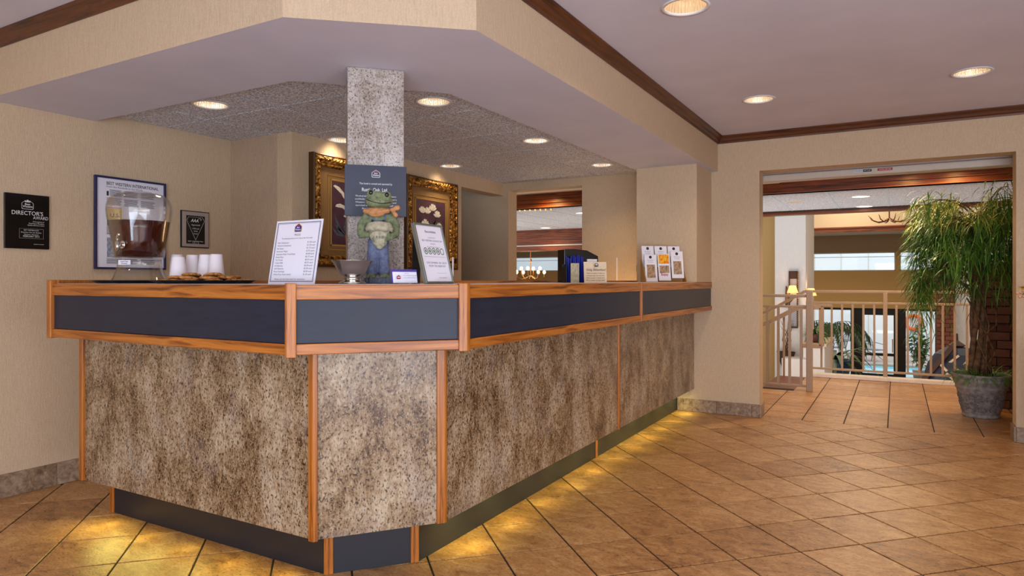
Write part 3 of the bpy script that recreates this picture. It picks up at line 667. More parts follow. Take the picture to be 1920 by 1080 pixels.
t_.text('AAA', -.008, .172, .022, .058, y=-.0134, bold=.02, shear=.3); t_.tube([(.020, -.0134, .196), (.034, -.0134, .198), (.044, -.0134, .192), (.036, -.0134, .184)], .0016, 6)
t_.text('Approved', 0, .148, .012, .066, y=-.0134, shear=.2)
for k, (s_, w_) in enumerate((('Official', .050), ('AAA', .030), ('Hotel', .028))): t_.text(s_, 0, .124 - k * .017, .010, w_, y=-.0134)
t_.text('BEST WESTERN INN', 0, .040, .006, .11, y=-.0134, bold=.02).text('2012', 0, .030, .005, .05, y=-.0134); t_.build('lettering', 'silverink', aw)

# ------------------------------------------------------------------ gold framed pictures on the wall behind the desk
def picture(y0, y1, z0, z1, label, kind):
    o = thing('framed_picture', label, 'picture', (PX + .002, (y0 + y1) / 2, z0), R90, 'gold framed flower pictures'); W_, H_ = (y1 - y0) / 2, z1 - z0; fw = .085
    def frame_mb(prof, mname, mat_, sm=False):
        # mitred profile: (inset from the outer edge, depth towards the viewer)
        mb = MB(); c = [(-1, 0), (1, 0), (1, 1), (-1, 1)]; n = len(prof)
        for sx_, sz in c:
            for ins, dep in prof: mb.v.append((sx_ * (W_ - ins), -dep, (H_ - ins) if sz else ins))
        for k in range(4):
            for i in range(n - 1): a, b = k * n + i, ((k + 1) % 4) * n + i; mb.f.append([a, b, b + 1, a + 1]); mb.mi.append(0)
        mb.build(mname, mat_, o, sm)
    frame_mb([(0, 0), (0, .045), (.008, .052), (.016, .048)], 'frame_edge', 'goldedge'); frame_mb([(.016, .047), (.026, .056), (.042, .052), (.056, .040), (.062, .032)], 'frame', 'gold', True)
    frame_mb([(.062, .034), (.068, .040), (.074, .038), (.082, .022), (.085, .012)], 'frame_lip', 'gold', True)
    # carved leaf scrolls all round the frame
    mb = MB(); random.seed(5)
    def scroll(x, z, ang):
        mb.T = Matrix.Translation((x, -.053, z)) @ Matrix.Rotation(ang, 4, 'Y'); mb.ball((0, 0, 0), (.017, .008, .009), 8, 5); mb.ball((.012, 0, .008), (.007, .006, .007), 6, 4); mb.T = Matrix.Identity(4)
    k = 0; x = -W_ + .04
    while x < W_ - .03: scroll(x, .036, .5); scroll(x, H_ - .036, -.5); x += .036
    z = .07
    while z < H_ - .05: scroll(-W_ + .036, z, 1.1); scroll(W_ - .036, z, -1.1); z += .036
    mb.build('carving', 'gold', o, True)['kind'] = 'stuff'
    MB().box(-W_ + .08, W_ - .08, -.014, -.002, .08, H_ - .08).build('mat_board', 'mat', o)
    iw = kind['iw']; ih0, ih1 = kind['z']; cx = kind.get('cx', 0)
    mb = MB()
    for e, t2 in ((.042, .004), (.014, .009)):
        for a, b, c, d in ((cx - iw - e, cx - iw - e + t2, ih0 - e, ih1 + e), (cx + iw + e - t2, cx + iw + e, ih0 - e, ih1 + e), (cx - iw - e, cx + iw + e, ih0 - e, ih0 - e + t2), (cx - iw - e, cx + iw + e, ih1 + e - t2, ih1 + e)): mb.box(a, b, -.018, -.013, c, d)
    mb.build('gold_filet', 'filet', o)
    MB().box(cx - iw, cx + iw, -.017, -.013, ih0, ih1).build('canvas', 'plum', o)
    pet = MB(); lf = MB(); cl_ = MB()
    def blossom(x, z, r, n=5, up=.5):
        for k in range(n):
            a = PI * (.15 + .7 * k / (n - 1)) + random.uniform(-.1, .1); pet.T = Matrix.Translation((x + math.cos(a) * r * .5, -.0185, z + math.sin(a) * r * .5)) @ Matrix.Rotation(PI / 2 - a, 4, 'Y')
            pet.ball((0, 0, 0), (r * .17, .002, r * .48), 8, 6)
        pet.T = Matrix.Identity(4)
    def blade(x, z, L_, a, w_):
        c = Vector((math.cos(a), 0, math.sin(a))); nrm = Vector((-c.z, 0, c.x)); p = Vector((x, -.0175, z)); bend = nrm * L_ * .15
        v = [p, p + c * L_ * .5 + bend + nrm * w_, p + c * L_, p + c * L_ * .5 + bend - nrm * w_]; lf.add([tuple(q) for q in v], [(0, 1, 2, 3)])
    if kind['t'] == 'lily':
        for s_ in ((.05, .44, .075), (.0, .49, .07), (.09, .49, .07), (-.03, .55, .06)): pass
        for (x, z, L_, a) in ((-.10, .545, .13, -.6), (-.085, .43, .10, -.15), (.03, .52, .12, -.9), (.10, .46, .10, -1.8), (-.02, .36, .07, -.4)):
            pet.T = Matrix.Translation((x + cx, -.018, z)) @ Matrix.Rotation(-a, 4, 'Y')
            pts = [(-L_ * .5, -.006), (-L_ * .42, .012), (-L_ * .1, .026), (L_ * .35, .022), (L_ * .55, -.012), (L_ * .2, .0), (-L_ * .2, -.004)]; pet.plate(pts, -.001, .001)
        pet.T = Matrix.Identity(4)
        for k in range(11): blade(cx - .02 + random.uniform(-.02, .03), .22, random.uniform(.12, .2), random.uniform(.3, 2.8), .010)
        for x, z in ((-.05, .54), (-.03, .42), (.06, .5)): lf.bar((cx, -.0178, .24), (cx + x, -.0178, z), .006, .002)
        cl_.plate([(cx - .045, .235), (cx + .07, .235), (cx + .055, .12), (cx - .02, .12)], -.020, -.016)
    else:
        for x, z, r in ((-.125, .475, .06), (-.055, .475, .058), (.02, .505, .064), (.085, .455, .06), (-.085, .37, .06), (.03, .325, .066), (.115, .35, .06)): blossom(cx + x, z, r, 7)
        for k in range(12): blade(cx + random.uniform(-.03, .03), .30, random.uniform(.12, .22), random.uniform(.4, 2.7), .011)
        lf.bar((cx, -.0178, .17), (cx - .01, -.0178, .42), .012, .002); cl_.plate([(cx - .06, .25), (cx + .06, .25), (cx + .045, .15), (cx - .045, .15)], -.020, -.016)
    pet.build('painted_flowers', 'petal', o)['kind'] = 'stuff'; lf.build('painted_leaves', 'bluegreen', o); cl_.build('painted_pot', 'clay', o)
    return o
picture(3.325, 4.065, 1.245, 2.028, 'gold framed calla lily picture partly hidden by the stone column', {'t': 'lily', 'iw': .165, 'z': (.165, .61)})
picture(4.335, 5.065, 1.245, 2.015, 'gold framed white tulip picture right of the stone column', {'t': 'tulip', 'iw': .205, 'z': (.15, .585)})

# ------------------------------------------------------------------ plaque on the column
bp = thing('owner_plaque', 'square navy plaque fixed to the stone column above the frog', 'plaque', (-1.988, 2.284, 1.432), PI / 4)
MB().box(-.133, .133, -.006, .002, 0, .222).build('plate', 'navyp', bp, bevel=.001)
emblem(0, .186, .036, bp, y=-.0063, body='navyp', edge='silverink', crown='redink')
t_ = MB(); t_.text('This hotel is owned and operated by', .0, .138, .0082, .142, y=-.0066, bold=.01).text('Rustic Oak, Ltd.', -.004, .108, .0155, .112, y=-.0066, bold=.02)
for k, (s_, w_) in enumerate((('We are proud to be one of over 4,000 Best Western', .176), ('worldwide hotels, each Best Western hotel is', .18), ('Western Best independently owned and', .176), ('operated and is a member of behalf of', .176), ('Best Western International.', .118))): t_.text(s_, 0, .084 - k * .0136, .0075, w_, y=-.0066, bold=.01)
t_.build('lettering', 'silverink', bp)

# ------------------------------------------------------------------ things on the counter
T = ZT + .002
# drink dispenser
DX, DY = -3.075, 1.885
tr = MB(); tr.lathe([(.0, .0), (.155, 0), (.185, .012), (.19, .014), (.184, .012), (.152, .004), (0, .004)], 12, sx=1.0, sy=1.0); tr = tr.build('drip_tray', 'black', loc=(DX - .03, DY + .0, T)); tag(tr, 'flat black tray under the drink dispenser', 'tray')
dp = thing('drink_dispenser', 'clear urn-shaped drink dispenser half full of dark iced tea', 'dispenser', (DX, DY, T + .0045))
def shell(prof, th): return prof + [(max(r - th, .0005), z) for r, z in reversed(prof)]
MB().lathe(shell([(.122, 0), (.115, .014), (.098, .055), (.092, .09), (.092, .108)], .003), 40, cap=False).build('stand', 'clear', dp, True)
body = [(.0, .112), (.100, .112), (.106, .118), (.117, .19), (.126, .25), (.136, .305), (.139, .335), (.137, .362), (.126, .388), (.105, .405), (.084, .410)]
MB().lathe(body + [(.084, .407), (.103, .402), (.123, .386), (.134, .36), (.136, .335), (.133, .305), (.123, .25), (.114, .19), (.103, .121), (.0, .117)], 48, cap=False).build('jar', 'clear', dp, True)
MB().lathe([(0, .119), (.101, .119), (.1125, .19), (.1215, .25), (.1275, .283), (0, .283)], 48, cap=False).build('iced_tea', 'tea', dp, True)
MB().lathe([(0, .420), (.03, .422), (.07, .418), (.098, .409), (.094, .406), (.07, .414), (.03, .418), (0, .416)], 40, cap=False).build('lid', 'clear', dp, True)
fdir = Vector((.28, -.96, 0)).normalized(); a_sp = math.atan2(fdir.y, fdir.x)
mb = MB(); bx_, by_ = .042, -.100; mb.tube([(bx_, by_, .17), (bx_ + .010, by_ - .033, .168)], .009, 12); mb.tube([(bx_ + .010, by_ - .033, .182), (bx_ + .010, by_ - .035, .14)], [.011, .008], 12); mb.ball((bx_, by_ - .006, .17), (.02, .006, .02), 14, 8)
spg = mb.build('spigot', 'chrome', dp, True); mb = MB(); mb.tube([(bx_ + .010, by_ - .034, .185), (bx_ + .014, by_ - .038, .202), (bx_ + .032, by_ - .04, .212)], [.006, .005, .007], 10); mb.ball((bx_ + .034, by_ - .041, .212), .008, 10, 6); mb.build('spigot_lever', 'chrome', spg, True)
lb = MB().box(-.030, .030, -.0012, 0, 0, .022, 0).build('label', 'paper', dp, loc=(.034, -.092, .080), rot=(0, 0, .4)); t_ = MB().text('Iced Tea', 0, .0125, .0055, .035, y=-.0016, bold=.02).text('Sweet', 0, .004, .0055, .028, y=-.0016, bold=.02); t_.build('lettering', 'ink', lb)
# foam cups
cup_spots = [(-3.035, 2.045, 0, 1.05, 'tall stack of inverted white foam cups nearest the drink dispenser', .028), (-2.795, 1.89, 0, .90, 'inverted foam cup standing in front of the cup nearest the dispenser', 0), (-2.851, 2.0, .0, 1.0, 'leftmost of the three foam cups behind the cookies', 0), (-2.757, 2.0, .0, 1.0, 'middle one of the three foam cups behind the cookies', 0), (-2.682, 2.0, .0, 1.0, 'rightmost of the three foam cups behind the cookies', 0)]
c0 = None
for x, y, z, k, lab, ex in cup_spots:
    if c0 is None:
        c0 = MB().lathe([(.0405, 0), (.0395, .0), (.0385, .006), (.0265, .128), (.0245, .132), (0, .132)], 28, cap=False).build('foam_cup', 'foam', smooth=True); o = c0
    else: o = c0.copy(); C.objects.link(o)
    o.location = (x, y, T); o.scale = (1, 1, k); tag(o, lab, 'cup', 'foam cups on the counter')
c0.location = (-3.035, 2.045, T)
# cookie tray
CX, CY = -2.585, 1.875
tr = MB(); tr.lathe([(0, 0), (.185, 0), (.213, .014), (.218, .0145), (.214, .012), (.183, .0035), (0, .0035)], 12); tr = tr.build('cookie_tray', 'black', loc=(CX, CY, T)); tag(tr, 'round black party tray holding the cookies', 'tray')
random.seed(11); cmeshes = []
for k in range(4):
    mb = MB(); prof = [(0, 0), (.030, .0), (.038, .003), (.040, .007), (.034, .012), (.018, .0145), (0, .015)]; mb.lathe(prof, 16, cap=False)
    mb.v = [(x * (1 + .08 * math.sin(3 * math.atan2(y, x) + k)), y * (1 + .06 * math.cos(2 * math.atan2(y, x) + k)), z + random.uniform(-.0008, .0012)) for x, y, z in mb.v]
    o = mb.build('cookie', 'cookie', smooth=True); cmeshes.append(o.data); bpy.data.objects.remove(o)
spots = []
for k in range(10): a_ = 2 * PI * k / 10 + .2; spots.append((.150 * math.cos(a_), .150 * math.sin(a_), .0042, 0, 0))
for k in range(8): a_ = 2 * PI * k / 8 + .3; spots.append((.105 * math.cos(a_), .105 * math.sin(a_), .0165, random.uniform(-.14, .14), random.uniform(-.14, .14)))
for (x, y) in ((-.05, -.03), (.045, .01), (-.02, .05)): spots.append((x, y, .029, .12, -.1))
cks = []
for i, (x, y, z, rx, ry) in enumerate(spots):
    o = inst(cmeshes[i % 4], 'cookie', (CX + x, CY + y, T + z), (rx, ry, random.uniform(0, 6)))
    cks.append((o, 'bottom' if i < 10 else 'middle' if i < 18 else 'top', proj(CX + x, CY + y)[0], (y * 1.5 - x)))
NTH = ['leftmost', 'second from left', 'third from left', 'fourth from left', 'rightmost', 'sixth']
for layer in ('bottom', 'middle', 'top'):
    g_ = sorted([c for c in cks if c[1] == layer], key=lambda c: c[3]); half = len(g_) // 2
    for row, part_ in (('front', g_[:half]), ('rear', g_[half:])):
        part_.sort(key=lambda c: c[2])
        for k, c in enumerate(part_):
            nm = NTH[k] if k < len(part_) - 1 or len(part_) == 1 else 'rightmost'
            if layer == 'top': tag(c[0], 'topmost golden cookie of the pile, %s row, %s' % (row, 'alone' if len(part_) == 1 else ('left', 'right')[k]), 'cookie', 'cookies on the tray')
            else: tag(c[0], 'golden chocolate chip cookie in the %s layer, %s row, %s' % (layer, row, nm), 'cookie', 'cookies on the tray')

# price list
ps = thing('price_sign', 'leaning white price list card in clear stand beside the cookies', 'sign', (-2.1, 1.795, T)); W_, H_ = .245, .243; ln = .045 / .243
par = bpy.data.objects.new('panel_tilt', None)
tilt = math.atan(ln); L_ = math.hypot(.045, .243)
pn = MB().box(0, W_, -.0015, .0015, 0, L_).build('card', 'paper', ps, rot=(-tilt, 0, 0)); MB().box(-.002, W_ + .002, .0018, .004, 0, L_ + .002).build('acrylic_back', 'clear', ps, rot=(-tilt, 0, 0)); MB().box(0, W_, .0, .07, 0.0005, .0030).build('acrylic_foot', 'clear', ps)
mb = MB()
for e, w_ in ((.008, .0022), (.0125, .0008)):
    for a, b, c, d in ((e, e + w_, e, L_ - e), (W_ - e - w_, W_ - e, e, L_ - e), (e, W_ - e, e, e + w_), (e, W_ - e, L_ - e - w_, L_ - e)): mb.box(a, b, -.0019, -.0015, c, d)
mb.build('border', 'steelblue', pn)
emblem(W_ / 2, L_ - .030, .038, pn, y=-.0017)
t_ = MB(); t_.text('PRICES', W_ / 2, .186, .008, .032, y=-.0018).text('The following items are for sale at the front desk', W_ / 2, .174, .0055, .165, y=-.0018)
for k, (a, b) in enumerate((("Men's Deodorant", '$1.50 each'), ("Women's Deodorant", '$1.50 each'), ('Hair Spray', '$1.75 each'), ('Sunscreen Wipes', '$.75 each'), ("Solarcaine Packs Travel Packs", '$4.00 Each'), ('Dental Floss', '$0.75 each'), ('Tea Towels', '$0.25 each'), ('Cotton Balls', '$0.25 each'), ('AA Batteries', '$2.00 each'), ('AAA Batteries', '$2.00 each'), ('Phone Recharger', '$5.00 each'), ('White Dress Socks (mens)', '$1.50 each'))):
    z = .157 - k * .0112; t_.text(a, .022, z, .0062, None, 'L', y=-.0018).text(b, W_ - .022, z, .0062, .042, 'R', y=-.0018)
t_.text('Please ask the front desk for assistance', W_ / 2 - .01, .016, .0055, .16, y=-.0018); t_.build('lettering', 'ink', pn)
bpy.data.objects.remove(par)

# pedestal bowl
bw = MB(); bw.lathe([(0, .0), (.050, 0), (.052, .005), (.047, .009), (.036, .013), (.033, .022), (.037, .030), (.044, .034), (.050, .040), (.064, .066), (.074, .084), (.080, .0875), (.080, .0890), (.073, .0868), (.060, .064), (.045, .042), (0, .039)], 48, cap=False)
o = bw.build('pedestal_bowl', 'silver', smooth=True, loc=(-1.795, 1.93, T)); tag(o, 'polished silver footed bowl beside the frog statue', 'bowl')

# frog statue, modelled as fused volumes per colour
fg = thing('frog_statue', 'green stone frog statue in blue overalls holding a seeds bag', 'statue', (-1.825, 2.115, T), math.radians(38))
U = .002155
def blob(name, mat_, parts, vox=.0022, smooth_=6, par=fg):
    mb = MB()
    for p in parts:
        if p[0] == 'b': mb.ball(p[1], p[2], 16, 10)
        elif p[0] == 't': mb.tube(p[1], p[2], 12); mb.ball(p[1][0], p[2][0] if isinstance(p[2], list) else p[2], 12, 8); mb.ball(p[1][-1], p[2][-1] if isinstance(p[2], list) else p[2], 12, 8)
    o = mb.build(name, mat_, par, True); r = o.modifiers.new('fuse', 'REMESH'); r.mode = 'VOXEL'; r.voxel_size = vox; r.use_smooth_shade = True
    s_ = o.modifiers.new('soften', 'SMOOTH'); s_.iterations = smooth_; s_.factor = .5; return o
mb = MB(); mb.lathe([(0, 0), (.066, 0), (.068, .004), (.066, .020), (.062, .024), (0, .024)], 28, (.012, .0, 0), sx=1, sy=.72); mb.build('base', 'stone', fg, True)
for k in range(9):
    a = -PI * (.06 + .88 * k / 8); x, y = .012 + .069 * math.cos(a), .05 * math.sin(a); MB().box(-.0062, .0062, -.003, .004, .002, .024, .002).build('base_cobble', 'stone', fg, loc=(x, y, 0), rotz=a + PI / 2)
blob('overalls', 'denim', [('t', [(-.027, 0, .045), (-.025, 0, .10), (-.018, 0, .155)], [.0225, .023, .027]), ('t', [(.020, 0, .045), (.020, 0, .10), (.012, 0, .155)], [.0225, .023, .027]), ('b', (-.002, .003, .165), (.044, .034, .040)), ('b', (0, .003, .215), (.043, .032, .055)), ('b', (-.0, -.012, .235), (.030, .022, .028)), ('t', [(-.022, -.022, .25), (-.024, -.010, .285)], .006), ('t', [(.022, -.022, .25), (.026, -.010, .285)], .006)])
mb = MB(); mb.ball((-.024, -.036, .252), .0045, 10, 6); mb.ball((.020, -.036, .252), .0045, 10, 6); mb.build('button', 'eye', fg, True)
blob('trouser_cuff', 'denim', [('t', [(-.028, -.001, .050), (-.028, -.001, .058)], .025), ('t', [(.021, -.001, .050), (.021, -.001, .058)], .025)])
blob('body', 'frog', [('b', (0, .006, .255), (.050, .032, .045)), ('t', [(-.046, .004, .275), (-.068, -.002, .235), (-.066, -.016, .200)], [.018, .019, .018]), ('t', [(-.066, -.016, .200), (-.040, -.042, .196)], [.017, .013]),
    ('t', [(.048, .004, .270), (.066, .000, .235), (.066, -.014, .200)], [.018, .019, .017]), ('t', [(.066, -.014, .200), (.050, -.040, .190)], [.016, .013])])
for s_ in (-1, 1):
    hx = -.040 if s_ < 0 else .050; hz = .196 if s_ < 0 else .188
    fp = []
    for k in range(4): fp.append(('t', [(hx, -.044, hz), (hx - s_ * (.010 + .004 * k), -.056, hz + .010 - .009 * k), (hx - s_ * (.018 + .002 * k), -.060, hz + .006 - .011 * k)], [.006, .005, .0045]))
    fp.append(('b', (hx, -.042, hz), (.012, .010, .013))); blob('hand', 'frog', fp, .0016, 3)
for s_ in (-1, 1):
    cx = -.030 if s_ < 0 else .024; fp = [('b', (cx, -.006, .032), (.019, .024, .014))]
    for k in (-1, 0, 1): fp.append(('t', [(cx + k * .007, -.02, .031), (cx + k * .013, -.040, .028)], [.008, .0062]))
    blob('foot', 'frog', fp, .0018, 3)
hd = blob('head', 'frog', [('b', (.0, 0, .336), (.056, .040, .030)), ('b', (.0, -.010, .326), (.052, .038, .024)), ('b', (-.002, -.006, .350), (.040, .030, .024)), ('b', (-.031, -.016, .364), (.017, .016, .017)), ('b', (.034, -.016, .356), (.017, .016, .017)), ('b', (0, 0, .305), (.036, .028, .025))], .002, 4)
mb = MB(); mb.ball((-.030, -.030, .366), (.0085, .005, .0095), 14, 8); mb.ball((.033, -.030, .358), (.0085, .005, .0095), 14, 8); mb.build('eye', 'eye', hd, True)
pts = []
for k in range(13):
    u = -1 + 2 * k / 12; x = u * .050; pts.append((x, -math.sqrt(max(0, 1 - (x / .0555) ** 2)) * .0435 - .0035, .334 - .012 * (1 - u * u) - .006 * u))
MB().tube(pts, .0016, 6).build('mouth', 'eye', hd)
MB().ball((-.006, -.037, .344), .0015, 6, 4).ball((.006, -.037, .343), .0015, 6, 4).build('nostril', 'eye', hd)
blob('bandana', 'bandana', [('b', (-.008, -.036, .283), (.034, .010, .016)), ('b', (-.002, -.002, .297), (.058, .040, .013)), ('t', [(-.052, -.016, .292), (-.015, -.040, .284), (.038, -.034, .292)], [.011, .010, .009]), ('b', (.054, -.024, .298), (.010, .008, .009)), ('t', [(.054, -.026, .298), (.076, -.028, .306)], [.007, .011]), ('t', [(.054, -.026, .296), (.068, -.030, .276)], [.007, .010])], .0018, 3)
blob('seed_bag', 'bag', [('b', (.004, -.046, .195), (.040, .026, .034)), ('b', (.006, -.046, .172), (.030, .022, .028)), ('b', (.006, -.044, .150), (.015, .013, .013)), ('b', (.004, -.046, .212), (.044, .026, .020))], .002, 5)
mb = MB(); n = 36; v = []
for z_, r_, w_ in ((.212, .92, 0), (.208, 1.1, .0), (.222, 1.16, 0), (.238, 1.0, 0), (.240, .7, 0)):
    for k in range(n): a = 2 * PI * k / n; q = .0030 * math.sin(a * 7) if z_ < .223 else 0; v.append((.004 + .048 * r_ * math.cos(a), -.044 + .029 * r_ * math.sin(a), z_ + q + .008 * math.sin(-a) * (1 if z_ > .23 else .0)))
mb.add(v, [(i * n + k, i * n + (k + 1) % n, (i + 1) * n + (k + 1) % n, (i + 1) * n + k) for i in range(4) for k in range(n)] + [tuple(range(4 * n, 5 * n))]); mb.build('bag_rim', 'bag', fg, True)
t_ = MB(); x = -.0165
for ch, dz in zip('SEEDS', (0, .001, .001, .0, -.001)): t_.text(ch, x,   .180 + dz, .0085, None, y=-.0785 + abs(x - .006) * .12, bold=.03); x += .0118
t_.build('lettering', 'eye', fg)

# certificate in a sage metal frame leaning back, small card holder
cf = thing('certificate_frame', 'tall white certificate in a sage grey metal frame, leaning back', 'certificate', (-1.545, 2.052, T), R90); W_, L_ = .185, .242; tl = math.atan(.062 / .230)
mb = MB()
for a, b, c, d in ((0, .008, 0, L_), (W_ - .008, W_, 0, L_), (.008, W_ - .008, 0, .008), (.008, W_ - .008, L_ - .008, L_)): mb.box(a, b, -.010, .008, c, d)
fr_ = mb.build('frame', 'greyframe', cf, rot=(-tl, 0, 0), bevel=.002); sh = MB().box(.008, W_ - .008, -.004, .004, .008, L_ - .008).build('sheet', 'paper', cf, rot=(-tl, 0, 0))
MB().box(.07, .12, .0, .004, 0, .20).build('easel_back', 'matblack', cf, loc=(0, .115, 0), rot=(.02, 0, 0))
t_ = MB(); t_.text('Recognition', .10, .206, .010, .07, y=-.0045, bold=.02).text('is presented to', .10, .184, .005, .05, y=-.0045).text('BEST WESTERN COUNTRY INN', .10, .170, .0075, .13, y=-.0045).text('Suites', .10, .159, .005, .03, y=-.0045).text('for achieving the level of', .10, .146, .005, .08, y=-.0045)
t_.text('DECEMBER 30, 2010', .10, .080, .008, .13, y=-.0045).text('FROM THE GREEN KEY', .10, .067, .008, .11, y=-.0045).text('Certified', .12, .022, .004, .05, y=-.0045).box(.03, .165, -.0046, -.0042, .108, .1088).box(.09, .15, -.0046, -.0042, .042, .0425); t_.build('lettering', 'grayink', sh)
mb = MB()
for k in range(5):
    cx_ = .045 + k * .0265
    for j in range(16):
        a, b = 2 * PI * j / 16, 2 * PI * (j + 1) / 16
        mb.add([(cx_ + math.cos(t2) * r_, -.0046, .131 + math.sin(t2) * r_ * 1.1) for t2, r_ in ((a, .0125), (b, .0125), (b, .0095), (a, .0095))], [(0, 1, 2, 3)])
    if k < 4: mb.ball((cx_, -.0045, .131), (.004, .0005, .007), 8, 6)
mb.build('key_seals', 'greenink', sh)
ch = thing('card_holder', 'small white card with emblem in a holder at the foot of the column', 'card', (-1.60, 2.005, T), R90 - .35)
MB().box(-.052, .052, -.001, .001, 0.004, .046).build('card', 'paper', ch, rot=(-.18, 0, 0)); MB().box(-.056, .056, -.014, .03, 0, .004).build('foot', 'clear', ch); MB().box(-.056, .056, .0025, .0045, .004, .056).build('backrest', 'purple', ch, rot=(-.18, 0, 0))
emblem(-.034, .026, .016, ch, y=-.007, body='redink', edge='ink', crown='redink', tiny=True); t_ = MB(); t_.text('Your feedback is important', .016, .030, .0045, .06, y=-.0066).text('to us, please comment', .016, .022, .0045, .055, y=-.0052).text('thank you', .0, .038, .004, .02, y=-.0085); t_.build('lettering', 'grayink', ch)
cdl = MB().tube([(0, 0, .0), (0, 0, .10)], [.003, .003], 8).ball((0, 0, .104), (.003, .003, .007), 8, 6).build('white_pen', 'white', loc=(-1.60, 2.315, T)); tag(cdl, 'thin white pen standing upright beside the leaning certificate', 'pen')

# stationery caddy with blue pens and tent card
cd_ = thing('stationery_caddy', 'black desktop caddy packed with blue pens', 'caddy', (-1.675, 3.82, T), math.radians(48))
mb = MB(); mb.box(-.125, .135, .03, .034, .0, .112); mb.box(-.125, -.121, -.04, .034, 0, .10); mb.box(-.125, .135, -.04, .034, 0, .004); mb.box(.131, .135, -.04, .034, 0, .112); mb.build('tray', 'matblack', cd_, bevel=.001)
mb = MB(); mb.plate([(-.105, .0), (.125, .0), (.125, .165), (.05, .200), (-.03, .208), (-.105, .205)], .04, .15); mb.build('hood', 'black', cd_, bevel=.004)
MB().plate([(.045, .118), (.112, .118), (.112, .146), (.045, .146)], .030, .0385).build('tag', 'white', cd_)
random.seed(4)
for k in range(26):
    x = -.100 + (k % 13) * .0082 + random.uniform(-.002, .002); y = -.018 + .022 * (k // 13) + random.uniform(-.003, .003); a = random.uniform(-.3, .3); h_ = random.uniform(.145, .168)
    MB().tube([(x, y, .006), (x + a * .04, y + random.uniform(-.006, .006), h_)], .0036, 6).build('pen', 'bluepen', cd_)
MB().box(-.100, -.045, -.05, -.044, .0, .118).build('rack_card', 'bag', cd_, bevel=.001)
tc = thing('tent_card', 'cream notice card reading Going Somewhere in front of the blue pens', 'card', (-1.60, 3.775, T), math.radians(48))
mb = MB().box(-.045, .105, -.0015, .0015, 0, .126).build('card', 'cream', tc, rot=(-.08, 0, 0)); MB().box(-.045, .105, -.0, .03, 0, .002).build('foot', 'clear', tc)
emblem(.03, .108, .024, tc, y=-.0112, body='ink', edge='ink', crown='silverink', tiny=True)
t_ = MB(); t_.text('Going Somewhere?', .030, .072, .014, .13, y=-.0080, shear=.3)
for k, s_ in enumerate(('Please remember to check out', 'and leave your key card here', 'before you go, or ask the desk', 'for a copy of your bill')): t_.text(s_, .028, .054 - k * .014, .007, .12, y=-.0062 + k * .001)
t_.build('lettering', 'ink', tc)

# brochure holder
bh = thing('brochure_holder', 'kraft board holder with six pockets at the end of the counter', 'holder', (-1.575, 5.20, T), math.radians(40))
mb = MB(); mb.plate([(-.165, 0), (.165, 0), (.165, .115), (.158, .12), (-.158, .12), (-.165, .115)], .045, .050); mb.box(-.165, .165, -.02, .095, 0, .004); mb.box(-.165, .165, .090, .095, .0, .17); mb.build('rack', 'walnutbox', bh)
mb = MB()
for s_ in (-1, 1): mb.add([(s_ * .165, -.02, 0), (s_ * .165, .095, 0), (s_ * .165, .095, .19), (s_ * .165, .06, .15), (s_ * .165, -.02, .02), (s_ * .170, -.02, 0), (s_ * .170, .095, 0), (s_ * .170, .095, .19), (s_ * .170, .06, .15), (s_ * .170, -.02, .02)], [(0, 1, 2, 3, 4), (9, 8, 7, 6, 5), (0, 5, 6, 1), (1, 6, 7, 2), (2, 7, 8, 3), (3, 8, 9, 4), (4, 9, 5, 0)])
mb.build('side_panel', 'walnutbox', bh)
ml = Matrix.Rotation(math.radians(40), 4, 'Z')
def brochure(lx, ly, lz, lab, kind):
    p = ml @ Vector((lx, ly, lz)); b = thing('brochure', lab, 'brochure', (-1.575 + p.x, 5.20 + p.y, T + p.z), math.radians(40), 'brochures in the kraft holder')
    s_ = MB().box(-.05, .05, -.002, .002, 0, .215).build('leaflet', 'paper', b, rot=(-.16, 0, 0))
    if kind != 'fruit': MB().plate([(.012 * math.cos(t2), .195 + .012 * math.sin(t2)) for t2 in [2 * PI * k / 12 for k in range(12)]], -.0028, -.002).build('emblem', 'ink', s_); MB().text('Best Western', 0, .166, .009, .05, y=-.0025).text('Inn & Suites', 0, .152, .008, .04, y=-.0025).build('lettering', 'grayink', s_)
    if kind == 'room': MB().box(-.034, .034, -.0026, -.002, .03, .135).build('photo', 'photo', s_)
    elif kind == 'blue': MB().box(-.036, .036, -.0026, -.002, .075, .135).build('photo', 'photo2', s_)
    else:
        MB().box(-.043, .043, -.0026, -.002, .135, .208).build('photo', 'fruit', s_); MB().box(-.04, .04, -.0026, -.002, .06, .12).build('photo', 'photo', s_); MB().text('Enjoy', 0, .040, .02, .06, y=-.003, bold=.03).build('lettering', 'redink', s_)
    MB().box(-.05, .05, .002, .0035, .2135, .2165).build('edge', 'purple', s_, ) if kind != 'fruit' else None
for k, (x, kd, lab) in enumerate(((-.11, 'blue', 'white brochure with blue photo, back row left'), (0, 'blue', 'white brochure with blue photo, back row middle'), (.11, 'plain', 'plain white brochure with purple edge, back row right'))): brochure(x, .066, .075, lab, kd if kd != 'plain' else 'blue')
for k, (x, kd, lab, dz) in enumerate(((-.11, 'room', 'white brochure with building photo, front row left', .002), (0, 'fruit', 'brochure with orange fruit photo, front row middle', .01), (.11, 'room', 'white brochure with building photo, front row right', .03))): brochure(x, .008, .002 + dz, lab, kd)

